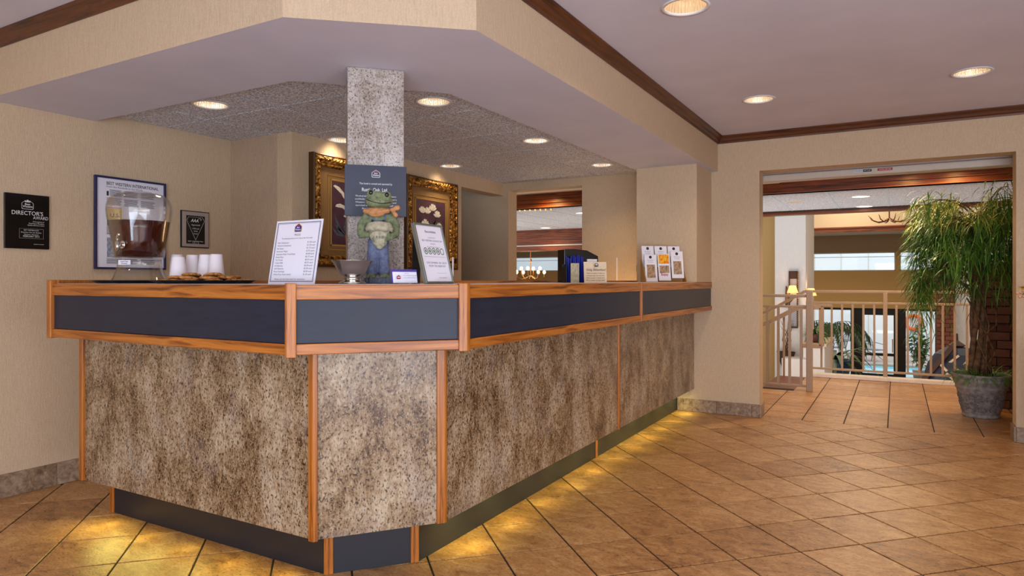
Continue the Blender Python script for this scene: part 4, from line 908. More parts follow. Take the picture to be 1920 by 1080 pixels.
# wall fittings behind the counter
ol = thing('power_outlet', 'cream wall outlet with a black plug beside the pillar', 'outlet', (-2.04, WB - .0005, 1.235)); MB().box(-.036, .036, -.006, 0, 0, .115, .002).build('cover_plate', 'tan', ol)
MB().box(-.010, .010, -.0075, -.006, .068, .096).build('socket', 'cream', ol); pg = MB().box(-.02, .028, -.045, -.006, -.002, .052, .004).build('plug', 'cord', ol); MB().tube([(0, -.03, 0), (.005, -.032, -.04), (.012, -.03, -.1)], .004, 8).build('cord', 'cord', pg)
cs = MB().box(-.006, .006, -.008, 0, 0, .215, .002).build('cable_cover', 'white', loc=(-2.262, WB - .0005, 1.148)); tag(cs, 'narrow white vertical cable cover on the wall beside the outlet', 'cable cover')
for k, z in enumerate((1.292, 1.222)):
    o = MB().lathe([(0, -.002), (.008, -.002), (.009, 0)], 12, cap=False).build('wall_anchor', 'matblack', loc=(-2.185, WB - .001, z), rot=(PI / 2, 0, 0)); tag(o, ['upper small dark screw hole between cable cover and outlet', 'lower small dark screw hole between cable cover and outlet'][k], 'screw')
light('POINT', 'desk_lamp_glow', (-2.15, 5.62, .98), 5.0, (1, .64, .32), size=.12)

# ------------------------------------------------------------------ landing beyond the opening
mb = MB(); holed(mb, (-7.0, 2.2, WB + .17, 8.0), [(-.2, 7.2, .1)], 2.30); o = st(mb.build('ceiling_landing', 'cream')); o['label'] = 'cream ceiling over the landing'
o = dup(lt, (-.2, 7.2, 2.30), label='recessed light over the landing, hidden above the opening'); 
light('SPOT', 'landing_light', (-.2, 7.2, 2.28), 95, WARM, size=.07, spot=2.6, blend=.7); light('SPOT', 'landing_light', (.12, 7.66, 2.24), 36, (1, .58, .20), size=.05, spot=2.95, blend=.7); light('SPOT', 'landing_light', (.52, 7.70, 2.24), 40, (1, .58, .20), size=.05, spot=2.95, blend=.7); light('SPOT', 'landing_light', (-3.95, 7.78, 2.235), 44, (1, .60, .22), size=.05, spot=2.9, blend=.8)
light('SPOT', 'landing_light', (-4.2, 6.9, 2.27), 14, WARM, size=.07, spot=2.6, blend=.7)
# rolled security shutter under the opening
sh_ = thing('roller_shutter', 'pale rolled-up counter shutter with small warning stickers above the opening', 'shutter', (0, 0, 0))
MB().box(-1.1, .82, 6.28, 6.42, 2.022, 2.078).build('bottom_bar', 'cream_trim', sh_, bevel=.008); MB().box(-1.1, .82, 6.26, 6.44, 2.078, 2.12).box(-.9, -.8, 6.3, 6.4, 2.12, 2.299).box(.6, .7, 6.3, 6.4, 2.12, 2.299).build('guide_channel', 'pewter', sh_, bevel=.003)
for a, b, m_, nm in ((-.305, -.243, 'grid_w', 'sticker'), (-.240, -.178, 'matblack', 'sticker'), (-.135, -.028, 'redink', 'sticker')):
    s_ = MB().box(a, b, 6.2785, 6.2798, 2.046, 2.066).build(nm, m_, sh_)
    t_ = MB(); t_.text({'grid_w': 'PUSH', 'matblack': 'STOP', 'redink': 'CAUTION  KEEP CLEAR'}[m_], (a + b) / 2, 2.052, .009, (b - a) * .8, y=6.278); t_.build('lettering', 'ink' if m_ == 'grid_w' else 'white', s_)
# header beam on the far side of the landing, with stepped mouldings
bm_ = thing('header_beam', 'stained wood header beam glowing orange above the landing railing', 'beam', (0, 8.0, 0))
for y, z0, z1, nm in ((0, 2.118, 2.226, 'beam'), (-.02, 2.176, 2.232, 'upper_molding'), (-.012, 2.118, 2.138, 'lower_molding'), (-.035, 2.226, 2.298, 'crown_molding')): MB().box(-7.0, 2.2, y, .12, z0, z1).build(nm, 'red_x', bm_, bevel=.003)
fx = MB().box(-1.30, -1.10, 7.70, 7.80, 2.205, 2.225).build('light_fixture', 'cream', bevel=.004); tag(fx, 'flat cream light fixture at the top left of the opening', 'light fixture'); fx.location = (0, 0, 0)
MB().box(-1.22, -1.18, 7.73, 7.77, 2.225, 2.30).build('stem', 'cream', fx)
# rope light seen through the pass-through
rl = thing('rope_light', 'string of small warm bulbs under the beam seen through the pass-through', 'light', (0, 0, 0))
MB().tube([(-4.75, 8.16, 2.125), (-4.02, 8.16, 2.112)], .006, 6).build('cord', 'cream', rl)
for k in range(9): MB().ball((-4.68 + k * .08, 8.16, 2.119 - .0015 * k), .013, 8, 6).build('bulb', 'shade', rl)

# low ceiling of large tiles beyond the beam
gb = MB(); X0 = -8.6
mb = MB(); lts = [(-.375, 9.15, 'nearer bright round ceiling light beyond the beam, right of centre'), (-.382, 10.4, 'farther bright round ceiling light beyond the beam, right of centre'), (-1.14, 9.35, 'dim round ceiling light beyond the beam at left'), (-4.09, 9.32, 'bright round ceiling light seen at right in the pass-through'), (-5.86, 11.6, 'bright round ceiling light seen at left in the pass-through')]
Z2 = 2.165
jx = [-.093 + .61 * k for k in range(-14, 4)]
for k, x in enumerate(jx): gb.box(x - .012, x + .012, 8.12, 12.0 if x < -3.2 else 10.54, Z2 - .004, Z2 + .004)
for y in (8.58,): gb.box(-8.7, 2.2, y - .014, y + .014, Z2 - .0045, Z2 + .0035)
lc = st(gb.build('ceiling_atrium', 'grid_w')); lc['label'] = 'low ceiling of pale tiles in white tees beyond the beam'
for i in range(len(jx) - 1):
    for ya, yb in ((8.14, 8.566), (8.594, 10.55 if jx[i] > -3.2 else 12.0)):
        if jx[i] < -2.6 and jx[i] > -3.1 and ya > 8.5: yb = 10.55
        t_ = MB(); t_.box(jx[i] + .012, jx[i + 1] - .012, ya, yb, Z2, Z2 + .012); t_.build('ceiling_tile', 'acoustic', lc)
MB().box(-9, 2.3, 8.12, 10.6, Z2 + .03, Z2 + .06).box(-9, -3.2, 10.6, 12.1, Z2 + .03, Z2 + .06).build('deck', 'taupe', lc)
lens = thing('downlight', lts[0][2], 'light', (lts[0][0], lts[0][1], Z2)); MB().lathe([(.0, -.004), (.098, -.004), (.098, 0)], 28, cap=False).build('lens', 'glowdisc', lens); MB().lathe([(.098, 0), (.098, -.008), (.115, -.006), (.118, 0)], 28, cap=False).build('trim_ring', 'white', lens, True)
for x, y, lab in lts[1:]:
    o = dup(lens, (x, y, Z2), label=lab)
    if 'dim' in lab:
        for c in o.children:
            if c.name.startswith('lens'): c.data = c.data.copy(); c.data.materials[0] = M['cream']
for x, y, _ in lts: light('SPOT', 'atrium_downlight', (x, y, Z2 - .02), 30, WARM, size=.1, spot=2.6, blend=.6)
# second and third beams
b2 = thing('ceiling_beam', 'dark wood beam at the far edge of the tiled ceiling', 'beam', (0, 10.5, 0)); MB().box(-3.2, 2.3, .05, .2, 2.104, 2.20).build('beam', 'dark_x', b2, bevel=.004); MB().box(-3.2, 2.3, .03, .06, 2.104, 2.135).build('lower_molding', 'red_x', b2, bevel=.003)
b3 = thing('ceiling_beam', 'deep dark wood bulkhead with a light line, seen through the pass-through', 'beam', (0, 11.95, 0)); MB().box(-9.0, -3.2, .05, .2, 1.86, Z2).build('beam', 'red_x', b3); MB().box(-9.0, -3.2, .03, .2, 1.835, 1.86).build('light_line', 'cream_trim', b3); MB().box(-9.0, -3.2, .05, .2, 1.74, 1.835).build('lower_board', 'red_x', b3)

# railing of the landing
def railing(name, label):
    return thing(name, label, 'railing', (0, 0, 0), group='landing railings')
rg = railing('railing', 'long metal balustrade on a low curb along the far edge of the landing')
YR = 8.85; xl, xr = -.93, 1.35
MB().box(xl, xr, YR - .02, YR + .02, 1.005, 1.035).build('top_rail', 'rail', rg, bevel=.006); MB().box(xl, xr, YR - .013, YR + .013, .875, .90).build('second_rail', 'rail', rg, bevel=.004); MB().box(-.88, xr, YR - .013, YR + .013, .088, .112).build('bottom_rail', 'rail', rg, bevel=.004)
for x in (-.112, .99, ): MB().box(x - .022, x + .022, YR - .02, YR + .02, .03, 1.01).build('post', 'rail', rg, bevel=.004)
k = 0; x = -.78
while x < xr:
    if abs(x + .112) > .04 and abs(x - .99) > .04: MB().box(x - .011, x + .011, YR - .009, YR + .009, .10, .88).build('baluster', 'rail', rg)
    x += .1113
MB().box(-.93, 1.35, YR - .07, YR + .06, 0, .045).build('curb', 'stucco', rg, bevel=.006)
MB().box(-.91, -.66, YR - .06, YR - .03, .845, .87).build('return_bar', 'rail', rg, bevel=.003)
# stair handrails sloping down to the left
hr = railing('handrail', 'sloping double stair handrail with a squared return loop')
def sq(mb, pts, w_): 
    for a, b in zip(pts[:-1], pts[1:]): mb.bar(a, b, w_)
    return mb
s1 = [(-2.2, YR, .42), (-1.379, YR, .773), (-.958, YR, 1.02), (-.90, YR, 1.02)]
sq(MB(), s1, .034).build('upper_rail', 'rail', hr, bevel=.004)
s2 = [(-2.2, YR - .06, .26), (-1.355, YR - .06, .645), (-1.02, YR - .06, .83), (-.775, YR - .06, .83), (-.775, YR - .06, .37), (-1.0, YR - .06, .37)]
sq(MB(), s2, .052).build('grip_rail', 'rail', hr, bevel=.006)
for x in (-1.38, -1.2): MB().box(x - .012, x + .012, YR - .012, YR + .012, -.3, .66 + (x + 1.355) * .53).build('baluster', 'rail', hr)
nr = railing('stair_railing', 'short metal balustrade with square end post beside the stair opening')
YN = 7.62
MB().box(-1.75, -.78, YN - .016, YN + .016, .975, 1.005).build('top_rail', 'rail', nr, bevel=.005); MB().box(-1.75, -.78, YN - .012, YN + .012, .866, .89).build('second_rail', 'rail', nr, bevel=.004); MB().box(-1.75, -.78, YN - .012, YN + .012, .04, .064).build('bottom_rail', 'rail', nr, bevel=.004)
MB().box(-.815, -.755, YN - .03, YN + .03, 0, 1.045).build('post', 'rail', nr, bevel=.005)
for k in range(9): x = -.865 - .112 * k; MB().box(x - .013, x + .013, YN - .01, YN + .01, .055, .87).build('baluster', 'rail', nr)
# stairs down to the left
sr = thing('staircase', 'reddish wood stair treads leading down from the landing', 'stairs', (0, 0, 0))
MB().box(-1.27, -.945, 7.73, 8.83, -.06, -.015).build('tread', 'carpet', sr, bevel=.003)
for k in range(9): MB().box(-1.25 - .29 * (k + 1), -1.25 - .29 * k + .02, 7.74, 8.82, -.18 * (k + 1) - .03, -.18 * (k + 1)).build('tread', 'carpet', sr, bevel=.003); MB().box(-1.25 - .29 * k - .018, -1.25 - .29 * k, 7.74, 8.82, -.18 * (k + 1), -.18 * k - .03 * (k > 0) - .06 * (k == 0)).build('riser', 'carpet', sr)

# brown brick wall behind the potted tree, built brick by brick
def bricks(name, x0, x1, y, z0, z1, mat_, bw=.2, bh=.0765, depth=.03, label='', face=-1, thick=.15, zs=None):
    root = st(MB().box(x0 + .006, x1, y + .006, y + thick, z0, z1 if zs is None else zs).build(name, 'mortar')); root['label'] = label
    mesh = {}; z = z0 + .004; r = 0
    while z + bh - .01 < z1:
        x = x0 - (bw / 2 if r % 2 else 0)
        while x < x1 - .01:
            a, b = max(x, x0), min(x + bw - .01, x1)
            if b - a > .02:
                key = round(b - a, 3)
                if key not in mesh: mb = MB(); mb.box(0, b - a, 0, depth, 0, bh - .010, .003); o = mb.build('brick', mat_, root, loc=(a, y - random.uniform(.0, .004), z)); mesh[key] = o.data
                else: inst(mesh[key], 'brick', (a, y - random.uniform(.0, .006), z), parent=root)
            x += bw
        z += bh; r += 1
    return root
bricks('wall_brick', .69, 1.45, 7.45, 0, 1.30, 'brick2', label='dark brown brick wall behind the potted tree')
wall('wall_landing_right', 1.45, 2.2, 7.45, 7.6, 0, 2.3, 'wall')

# ------------------------------------------------------------------ lower atrium and pool hall
FZ = -1.8
def flat(name, x0, x1, y0, y1, z, m_, label=None):
    o = st(MB().box(x0, x1, y0, y1, z - .1, z).build(name, m_))
    if label: o['label'] = label
    return o
flat('floor_atrium', -14.5, 4.5, 8.95, 22.6, FZ, 'atrium_floor', 'pale stone floor of the lower atrium')
flat('floor_stairwell', -7, -.95, 7.72, 8.95, FZ, 'atrium_floor')
wall('wall_landing_edge', -.94, 3.0, 8.93, 9.0, FZ, 0, 'ochre'); wall('wall_stairwell', -6.5, -.94, 7.65, 7.72, FZ, -.2, 'ochre')
wall('wall_atrium_left', -14.6, -14.5, 6.1, 22.6, FZ, 4.2, 'ochre'); wall('wall_atrium_right', 4.5, 4.6, 7.6, 22.6, FZ, 4.2, 'cream')
flat('ceiling_hall', -14.5, 4.5, 10.55, 22.6, 4.3, 'cream', 'high cream ceiling of the atrium')
wall('wall_left_chamber', -7.1, -7.0, 6.1, 8.0, 0, 2.4, 'cream')
HX0, HX1 = -2.34, 1.03
wall_xz('wall_pool_side', -14.5, 4.5, 22.6, 22.8, FZ, 2.5, [(HX0, HX1, FZ, .33), (-2.6, -.03, 1.44, 1.985), (.085, 3.2, 1.44, 1.985), (-13.4, -10.49, 1.505, 2.03), (-10.35, -6.6, 1.505, 2.03)], 'ochre', 'ochre wall of the atrium with a strip window and dark glazed doors')
mb = MB(); mb.box(-4.8, 4.5, 22.575, 22.598, 2.0, 2.5); mb.box(-14.5, -4.8, 22.575, 22.598, 2.04, 2.5); o = st(mb.build('wall_upper_band', 'taupe')); o['label'] = 'taupe band above the strip windows'
# beam three, grey soffit, cream bulkhead
flat('soffit_atrium', -4.8, 4.5, 21.0, 22.6, 2.60, 'cream_trim', 'pale soffit before the strip windows'); wall('wall_bulkhead', -14.5, 4.5, 21.05, 21.2, 2.62, 4.3, 'cream', 'cream bulkhead wall above the far beam')
flat('soffit_dining', -14.5, -4.8, 12.1, 22.6, 2.32, 'taupe')
b4 = thing('ceiling_beam', 'thin reddish wood beam on the cream bulkhead, farthest away', 'beam', (0, 21.0, 0)); MB().box(-4.8, 4.5, -.02, .06, 2.505, 2.64).build('beam', 'red_x', b4, bevel=.006); MB().box(-4.8, 4.5, -.05, .0, 2.60, 2.645).build('cap_molding', 'red_x', b4, bevel=.006)
# windows: strip lights
for n_, (a, b, z0, z1) in enumerate([(-2.6, -.03, 1.44, 1.985), (.085, 3.2, 1.44, 1.985), (-13.4, -10.49, 1.505, 2.03), (-10.35, -6.6, 1.505, 2.03)], 1):
    mb = MB(); f_ = .025
    for q in ((a, b, z0, z0 + f_), (a, b, z1 - f_, z1), (a, a + f_, z0, z1), (b - f_, b, z0, z1)): mb.box(q[0], q[1], 22.66, 22.72, q[2], q[3])
    wn = st(mb.build('window_%d' % n_, 'grid_w')); wn['label'] = ['strip window left of the mullion, beyond the railing', 'strip window right of the mullion, behind the tree', 'strip window left of the mullion in the pass-through', 'strip window right of the mullion in the pass-through'][n_ - 1]
    MB().box(a + f_, b - f_, 22.685, 22.69, z0 + f_, z1 - f_).build('pane', 'pane', wn); MB().box(a + f_, b - f_, 22.67, 22.70, z1 - .14, z1 - .125).build('glazing_bar', 'grid_w', wn)
# glazed doors to the pool
dr = st(MB().box(HX0, HX1, 22.66, 22.76, .265, .33).build('door_1', 'doorframe')); dr['label'] = 'dark bronze storefront frame with glazed door to the pool'
for nm, q in (('stile', (-1.20, -1.05, FZ, .265)), ('stile', (-1.05, -.885, FZ, .265)), ('stile', (-.075, .06, FZ, .265)), ('stile', (.06, .235, FZ, .265)), ('stile', (.955, HX1, FZ, .265)), ('stile', (HX0, HX0 + .06, FZ, .265)), ('top_rail', (-.885, -.075, .13, .265)), ('push_bar', (-.885, -.075, -1.07, -.99)), ('bottom_rail', (-.885, -.075, FZ, FZ + .2))): MB().box(q[0], q[1], 22.67, 22.75, q[2], q[3]).build(nm, 'doorframe', dr, bevel=.004)
for a, b, z0, z1 in ((HX0 + .06, -1.20, FZ, .265), (-.885, -.075, FZ + .2, .13), (.235, .955, FZ, .265)): MB().box(a, b, 22.705, 22.712, z0, z1).build('pane', 'pane', dr)
MB().box(-.115, -.085, 22.60, 22.67, -.95, -.55).build('door_handle', 'chrome', dr, bevel=.004)
# pool hall
flat('floor_pool_deck', -14, 6, 22.8, 24.0, FZ, 'pooldeck'); flat('floor_pool_surround', -14, 6, 27.2, 31, FZ, 'pooldeck', 'pale deck around the pool')
wt = MB().box(-13, 5, 24.0, 27.2, FZ - .3, FZ - .08).build('pool_water', 'water'); tag(wt, 'turquoise water of the indoor pool', 'water')
wall('wall_pool', -14, 6, 31, 31.2, FZ, 4.2, 'poolwall', 'white rear wall of the pool hall'); wall('wall_pool_left', -14.2, -14, 22.8, 31, FZ, 4.2, 'poolwall'); wall('wall_pool_right', 6, 6.2, 22.8, 31, FZ, 4.2, 'poolwall')
mb = MB()
for z in (.55, .75): mb.box(-14, 6, 30.96, 31.0, z, z + .03)
for k in range(20): mb.box(-14 + k, -13.98 + k, 30.985, 31.0, FZ, 3)
o = mb.build('trim_2', 'cream_trim'); st(o)
# patio furniture by the pool
def patio_chair(x, y, rz, lab):
    c = thing('patio_chair', lab, 'chair', (x, y, FZ), rz, 'patio chairs beyond the pool')
    mb = MB(); MB().box(-.24, .24, -.24, .24, .42, .45).build('seat', 'iron', c, bevel=.008)
    pts = [(-.24, .22, .44), (-.25, .30, .75), (-.16, .34, .90), (0, .35, .94), (.16, .34, .90), (.25, .30, .75), (.24, .22, .44)]; bk = MB().tube(pts, .014, 8).build('back_frame', 'iron', c, True)
    mb = MB()
    for k in range(9): u = -.20 + k * .05; mb.bar((u, .235, .45), (u * .95, .335, .90 - abs(u) * .4), .007)
    for k in range(8): z = .50 + k * .05; mb.bar((-.235, .235 + .012 * k, z), (.235, .235 + .012 * k, z), .007)
    mb.build('back_mesh', 'iron', c)['kind'] = 'stuff'
    for s_ in (-1, 1):
        MB().tube([(s_ * .25, .29, .68), (s_ * .28, .05, .66), (s_ * .27, -.2, .62), (s_ * .25, -.25, .42), (s_ * .26, -.27, 0)], .013, 8).build('arm', 'iron', c, True)
        MB().tube([(s_ * .23, .22, .42), (s_ * .25, .30, 0)], .013, 8).build('leg', 'iron', c, True)
patio_chair(-1.95, 28.2, -1.1, 'wire patio chair left of the round table beyond the pool'); patio_chair(-.72, 27.9, .9, 'wire patio chair seen through the glazed door, right of the table'); patio_chair(.35, 28.3, 1.3, 'wire patio chair behind the green shrub beyond the pool')
tb = thing('patio_table', 'round iron patio table between the wire chairs', 'table', (-1.30, 28.3, FZ)); MB().lathe([(0, .70), (.42, .70), (.43, .715), (.42, .73), (0, .73)], 28, cap=False).build('table_top', 'iron', tb); MB().tube([(0, 0, .70), (0, 0, .05)], .03, 10).build('pedestal', 'iron', tb)
for k in range(3): a = k * 2.1; MB().tube([(0, 0, .12), (.3 * math.cos(a), .3 * math.sin(a), .0)], .018, 8).build('leg', 'iron', tb)
rgm = MB(); n = 40; v = []
for k in range(n):
    a = 2 * PI * k / n
    for j in range(10): b = 2 * PI * j / 10; r_ = .27 + .065 * math.cos(b); v.append((r_ * math.cos(a), .05 * math.sin(b), r_ * math.sin(a)))
rgm.add(v, [(k * 10 + j, ((k + 1) % n) * 10 + j, ((k + 1) % n) * 10 + (j + 1) % 10, k * 10 + (j + 1) % 10) for k in range(n) for j in range(10)])
o = rgm.build('life_ring', 'orange', smooth=True, loc=(.58, 30.9, -.50)); tag(o, 'orange life ring hung on the white pool wall', 'life ring')

# leafy plants helper
def leaf_strip(mb, p, d, L_, w_, droop, seg_=4):
    p = Vector(p); d = Vector(d).normalized(); side = d.cross(Vector((0, 0, 1)));
    if side.length < .01: side = Vector((1, 0, 0))
    side.normalize(); v = []; q = p.copy(); st_ = L_ / seg_
    for k in range(seg_ + 1):
        u = k / seg_; ww = w_ * math.sin(PI * min(.97, .12 + .86 * u)) * .5; v += [tuple(q - side * ww), tuple(q + side * ww)]
        d = (d + Vector((0, 0, -droop)) * (1 / seg_)).normalized(); q = q + d * st_
    mb.add(v, [(2 * k, 2 * k + 1, 2 * k + 3, 2 * k + 2) for k in range(seg_)])
# palm by the doors
pm = thing('palm', 'tall indoor palm with drooping fronds in front of the pool doors', 'plant', (-1.56, 19.9, FZ)); random.seed(21)
MB().tube([(0, 0, 0), (.03, 0, .7), (-.02, 0, 1.3), (0, 0, 1.7)], [.07, .055, .05, .045], 10).build('trunk', 'bark', pm, True)
for k in range(15):
    a = k * 2.4; mb = MB(); d = Vector((math.cos(a), math.sin(a), .9 - .04 * k)).normalized(); q = Vector((0, 0, 1.7)); spine = []
    for j in range(14):
        spine.append(q.copy()); q = q + d * .085; d = (d + Vector((0, 0, -.17))).normalized()
    mb.tube(spine, [.008] * 13 + [.003], 5)
    for j in range(2, 14):
        dd = (spine[j] - spine[j - 1]).normalized(); sd = dd.cross(Vector((0, 0, 1))).normalized()
        for s_ in (-1, 1): leaf_strip(mb, spine[j], dd * .6 + sd * s_ * .6 + Vector((0, 0, -.2)), .34, .035, 1.6, 3)
    mb.build('frond', 'palm', pm)
lo = thing('bromeliad', 'low spiky green plant in a blue pot under the palm', 'plant', (-1.25, 17.3, FZ + .52))
MB().lathe([(0, 0), (.16, 0), (.24, .3), (.26, .42), (.23, .42), (.2, .38), (0, .38)], 24, cap=False).build('pot', 'bluepot', lo, True)
for k in range(34):
    mb = MB(); a = k * 2.4; el = random.uniform(.5, 1.8); leaf_strip(mb, (0, 0, .38), (math.cos(a), math.sin(a), el), random.uniform(.6, .95), .06, 1.9, 6); mb.build('leaf', 'palm' if k % 3 else 'grass', lo)
lo.scale = (1.45, 1.45, 1.45); MB().box(-.2, .2, -.2, .2, -.358, 0).build('plinth', 'stucco', lo)
# big green shrub in the pool hall
shb = thing('shrub', 'bright green broad-leaved shrub beyond the right door pane', 'plant', (.62, 24.4 - 1.1, FZ)); random.seed(31)
MB().lathe([(0, 0), (.17, 0), (.22, .3), (.2, .3), (0, .28)], 20, cap=False).build('pot', 'pot', shb, True)
mbt = MB(); mbl = MB(); cnt = 0; lm = []
for k in range(3):
    mb = MB(); v = [(0, 0, 0), (.035, .0, .05), (.04, 0, .11), (.0, 0, .17), (-.04, 0, .11), (-.035, 0, .05), (0, .012, .09)]; mb.add(v, [(0, 1, 6), (1, 2, 6), (2, 3, 6), (3, 4, 6), (4, 5, 6), (5, 0, 6)]); o = mb.build('leaf', 'shrub'); lm.append(o.data); bpy.data.objects.remove(o)
for k in range(20):
    h_ = random.uniform(.9, 1.7); a = random.uniform(0, 2 * PI); r_ = random.uniform(.05, .42); top = Vector((r_ * math.cos(a), r_ * math.sin(a) * .7, h_)); mid_ = top * .5 + Vector((0, 0, .1)); MB().tube([(0, 0, .25), tuple(mid_), tuple(top)], [.012, .009, .004], 5).build('stem', 'bark', shb)
    for j in range(13):
        u = random.uniform(.35, 1.02); p = (Vector((0, 0, .25)) * (1 - u) + top * u) + Vector((random.gauss(0, .05), random.gauss(0, .05), random.gauss(0, .05))); inst(lm[j % 3], 'leaf', p, (random.uniform(-2.4, -.6), random.uniform(-.5, .5), random.uniform(0, 6.3)), shb)

# white stucco chimney with mirror, sconces and hearth
cy = thing('chimney', 'rough white stucco chimney breast in the lower atrium', 'chimney', (0, 0, 0)); MB().box(-1.92, -1.40, 13.0, 14.4, FZ, 4.2).build('chimney_breast', 'stucco', cy, bevel=.01)
MB().box(-1.74, -1.30, 12.55, 12.99, FZ, -.20).build('hearth_base', 'stucco', cy, bevel=.01); MB().box(-1.40, -1.06, 12.6, 14.2, FZ, .02).build('side_hearth', 'stucco', cy, bevel=.01); MB().box(-1.42, -1.03, 12.56, 14.22, .02, .07).build('hearth_shelf', 'cream', cy, bevel=.008)
wall('wall_alcove', -6.5, -1.92, 13.6, 13.75, FZ, 4.2, 'ochre', 'ochre wall left of the chimney')
mr = thing('mirror', 'tall narrow carved wood mirror with beaded edge on the chimney', 'mirror', (-1.60, 12.985, .30))
mb = MB()
for a, b, c, d in ((-.078, -.056, 0, 1.02), (.056, .078, 0, 1.02), (-.056, .056, 0, .03), (-.056, .056, .88, 1.02)): mb.box(a, b, -.03, .0, c, d)
mb.build('frame', 'brown', mr, bevel=.004); MB().box(-.056, .056, -.012, -.004, .03, .88).build('glass', 'mirror', mr)
for k in range(28): MB().ball((.082, -.034, .03 + k * .036), .012, 8, 5).build('bead', 'filet', mr)
for i, (x, y, z, lab) in enumerate([(-1.60, 12.86, .93, 'left wall sconce with a pleated glowing shade on the white chimney'), (-1.325, 13.1, .88, 'right wall sconce with a pleated glowing shade at the chimney corner')]):
    sc = thing('wall_sconce', lab, 'sconce', (x, y, z), group='chimney sconces'); MB().lathe([(.055, .13), (.095, 0), (.092, 0), (.052, .13)], 20, cap=False).build('lamp_shade', 'shade', sc, True); MB().tube([(0, 0, 0), (0, 0, -.12), (-.06 + i * .0, .06, -.18), (-.09, .11, -.12)], .01, 6).build('arm', 'brass', sc, True)
    MB().tube([(-.12, .11, -.25), (-.10, .10, 0), (-.12, .1, .12)], [.02, .035, .008], 8).build('bracket', 'brass', sc, True); light('POINT', 'sconce_lamp', (x, y, z + .06), 2.5, (1, .7, .4), size=.05)
wb = thing('wall_basket', 'brown half-cone wall basket with dried twigs on the chimney', 'basket', (-1.72, 12.93, -.12)); MB().lathe([(0, -.42), (.03, -.40), (.10, -.2), (.16, .0), (.15, .0), (.09, -.19), (0, -.38)], 20, cap=False, sy=.5).build('basket', 'brown', wb, True)
random.seed(8)
for k in range(9): MB().tube([(random.uniform(-.05, .05), 0, -.05), (random.uniform(-.1, .1), random.uniform(-.06, .02), .2), (random.uniform(-.14, .14), random.uniform(-.1, .03), random.uniform(.4, .62))], [.008, .006, .003], 5).build('twig', 'bark', wb)
fp_ = thing('potted_fern', 'bushy trailing fern in a brown bowl on the white hearth shelf', 'plant', (-1.22, 12.9, .072)); MB().lathe([(0, 0), (.06, 0), (.13, .08), (.14, .14), (.12, .15), (0, .14)], 24, cap=False).build('bowl', 'clay', fp_, True); random.seed(9)
for k in range(60): mb = MB(); a = random.uniform(0, 6.3); leaf_strip(mb, (0, 0, .14), (math.cos(a), math.sin(a), random.uniform(.6, 2.5)), random.uniform(.2, .42), .03, 2.0, 5); mb.build('leaf', 'palm' if k % 2 else 'grass', fp_)

# brick pier and white wall
bricks('wall_pier', .655, .95, 15.0, -.75, 1.55, 'brick', bw=.145, bh=.0785, label='red brick pier beyond the railing', thick=.45, zs=1.55)
mb = MB(); mb.box(.655, .95, 15.0, 15.45, FZ, -.75); mb.box(.655, .95, 15.0, 15.45, 1.55, 4.2); o = st(mb.build('wall_pier_core', 'brick')); wall('wall_white', .95, 4.5, 15.3, 15.45, FZ, 4.2, 'stucco', 'white wall right of the brick pier')
# dark dome sculpture on timber legs
sc = thing('dome_sculpture', 'dark slate domed canopy with pale cut-out slits on timber legs behind the railing', 'sculpture', (.78, 12.0, 0)); mb = MB(); n = 10
mb.lathe([(.41, -.36), (.41, -.22), (.37, -.08), (.28, .06), (.16, .15), (.0, .19)], 16, cap=False, sy=.8); mb.build('canopy', 'slate', sc); MB().lathe([(.10, .175), (.11, .19), (.02, .26), (.012, .36), (0, .37)], 10, cap=False).build('cap', 'brown', sc)
for k, (a, z, rr, L_) in enumerate(((-2.1, -.12, .36, .15), (-1.75, .0, .30, .17), (-1.5, -.18, .36, .13), (-1.2, -.02, .30, .16), (-1.85, -.24, .385, .12), (-1.0, -.2, .375, .12))):
    c_ = Vector((math.cos(a) * rr, math.sin(a) * rr * .86, z)); t3 = Vector((-math.sin(a), math.cos(a), 0)) * (.7 if k % 2 else -.7) + Vector((0, 0, .7)); MB().bar(tuple(c_ - t3 * L_ / 2), tuple(c_ + t3 * L_ / 2), .035, .03).build('slit', 'cutout', sc)
MB().bar((-.62, -.1, -.62), (-.06, -.3, .20), .07).build('leaning_beam', 'brown', sc, bevel=.006)
for x, y in ((-.3, -.1), (.3, -.1), (-.25, .25), (.25, .25)): MB().box(x - .03, x + .03, y - .03, y + .03, FZ, -.3).build('leg', 'brown', sc)

# chandeliers
ch1 = thing('antler_chandelier', 'large antler-like chandelier with pale shade hanging over the atrium', 'chandelier', (-.15, 18.5, 2.55)); mb = MB(); MB().tube([(0, 0, 1.7), (0, 0, .1)], .015, 6).build('chain', 'brass', ch1)
for k in range(8):
    a = k * PI / 4 + .3; c_, s_ = math.cos(a), math.sin(a); pts = [(0, 0, .1), (c_ * .12, s_ * .12, .02), (c_ * .25, s_ * .25, .0), (c_ * .38, s_ * .38, .05), (c_ * .46, s_ * .46, .16)]; MB().tube(pts, [.016, .015, .014, .012, .006], 6).build('arm', 'brass', ch1, True)
    if k == 7 or k == 0: MB().lathe([(.14, 0), (.12, .16), (.115, .16), (.135, 0)], 20, (c_ * .46, s_ * .46, .02), cap=False).build('lamp_shade', 'cream', ch1, True)
for k in range(7): a = k * .9; MB().tube([(.44, -.0, .02), (.44 + .1 * math.cos(a), .1 * math.sin(a), -.05), (.44 + .17 * math.cos(a), .17 * math.sin(a), -.15)], [.02, .012, .003], 6).build('tine', 'brown', ch1)
ch2 = thing('candle_chandelier', 'wrought chandelier of glowing candle bulbs seen through the pass-through', 'chandelier', (-8.53, 16.0, 1.26)); MB().tube([(0, 0, 1.05), (0, 0, .05)], .012, 6).build('chain', 'brass', ch2); MB().ball((0, 0, .42), (.035, .035, .05), 10, 6).build('chain_loop', 'brass', ch2)
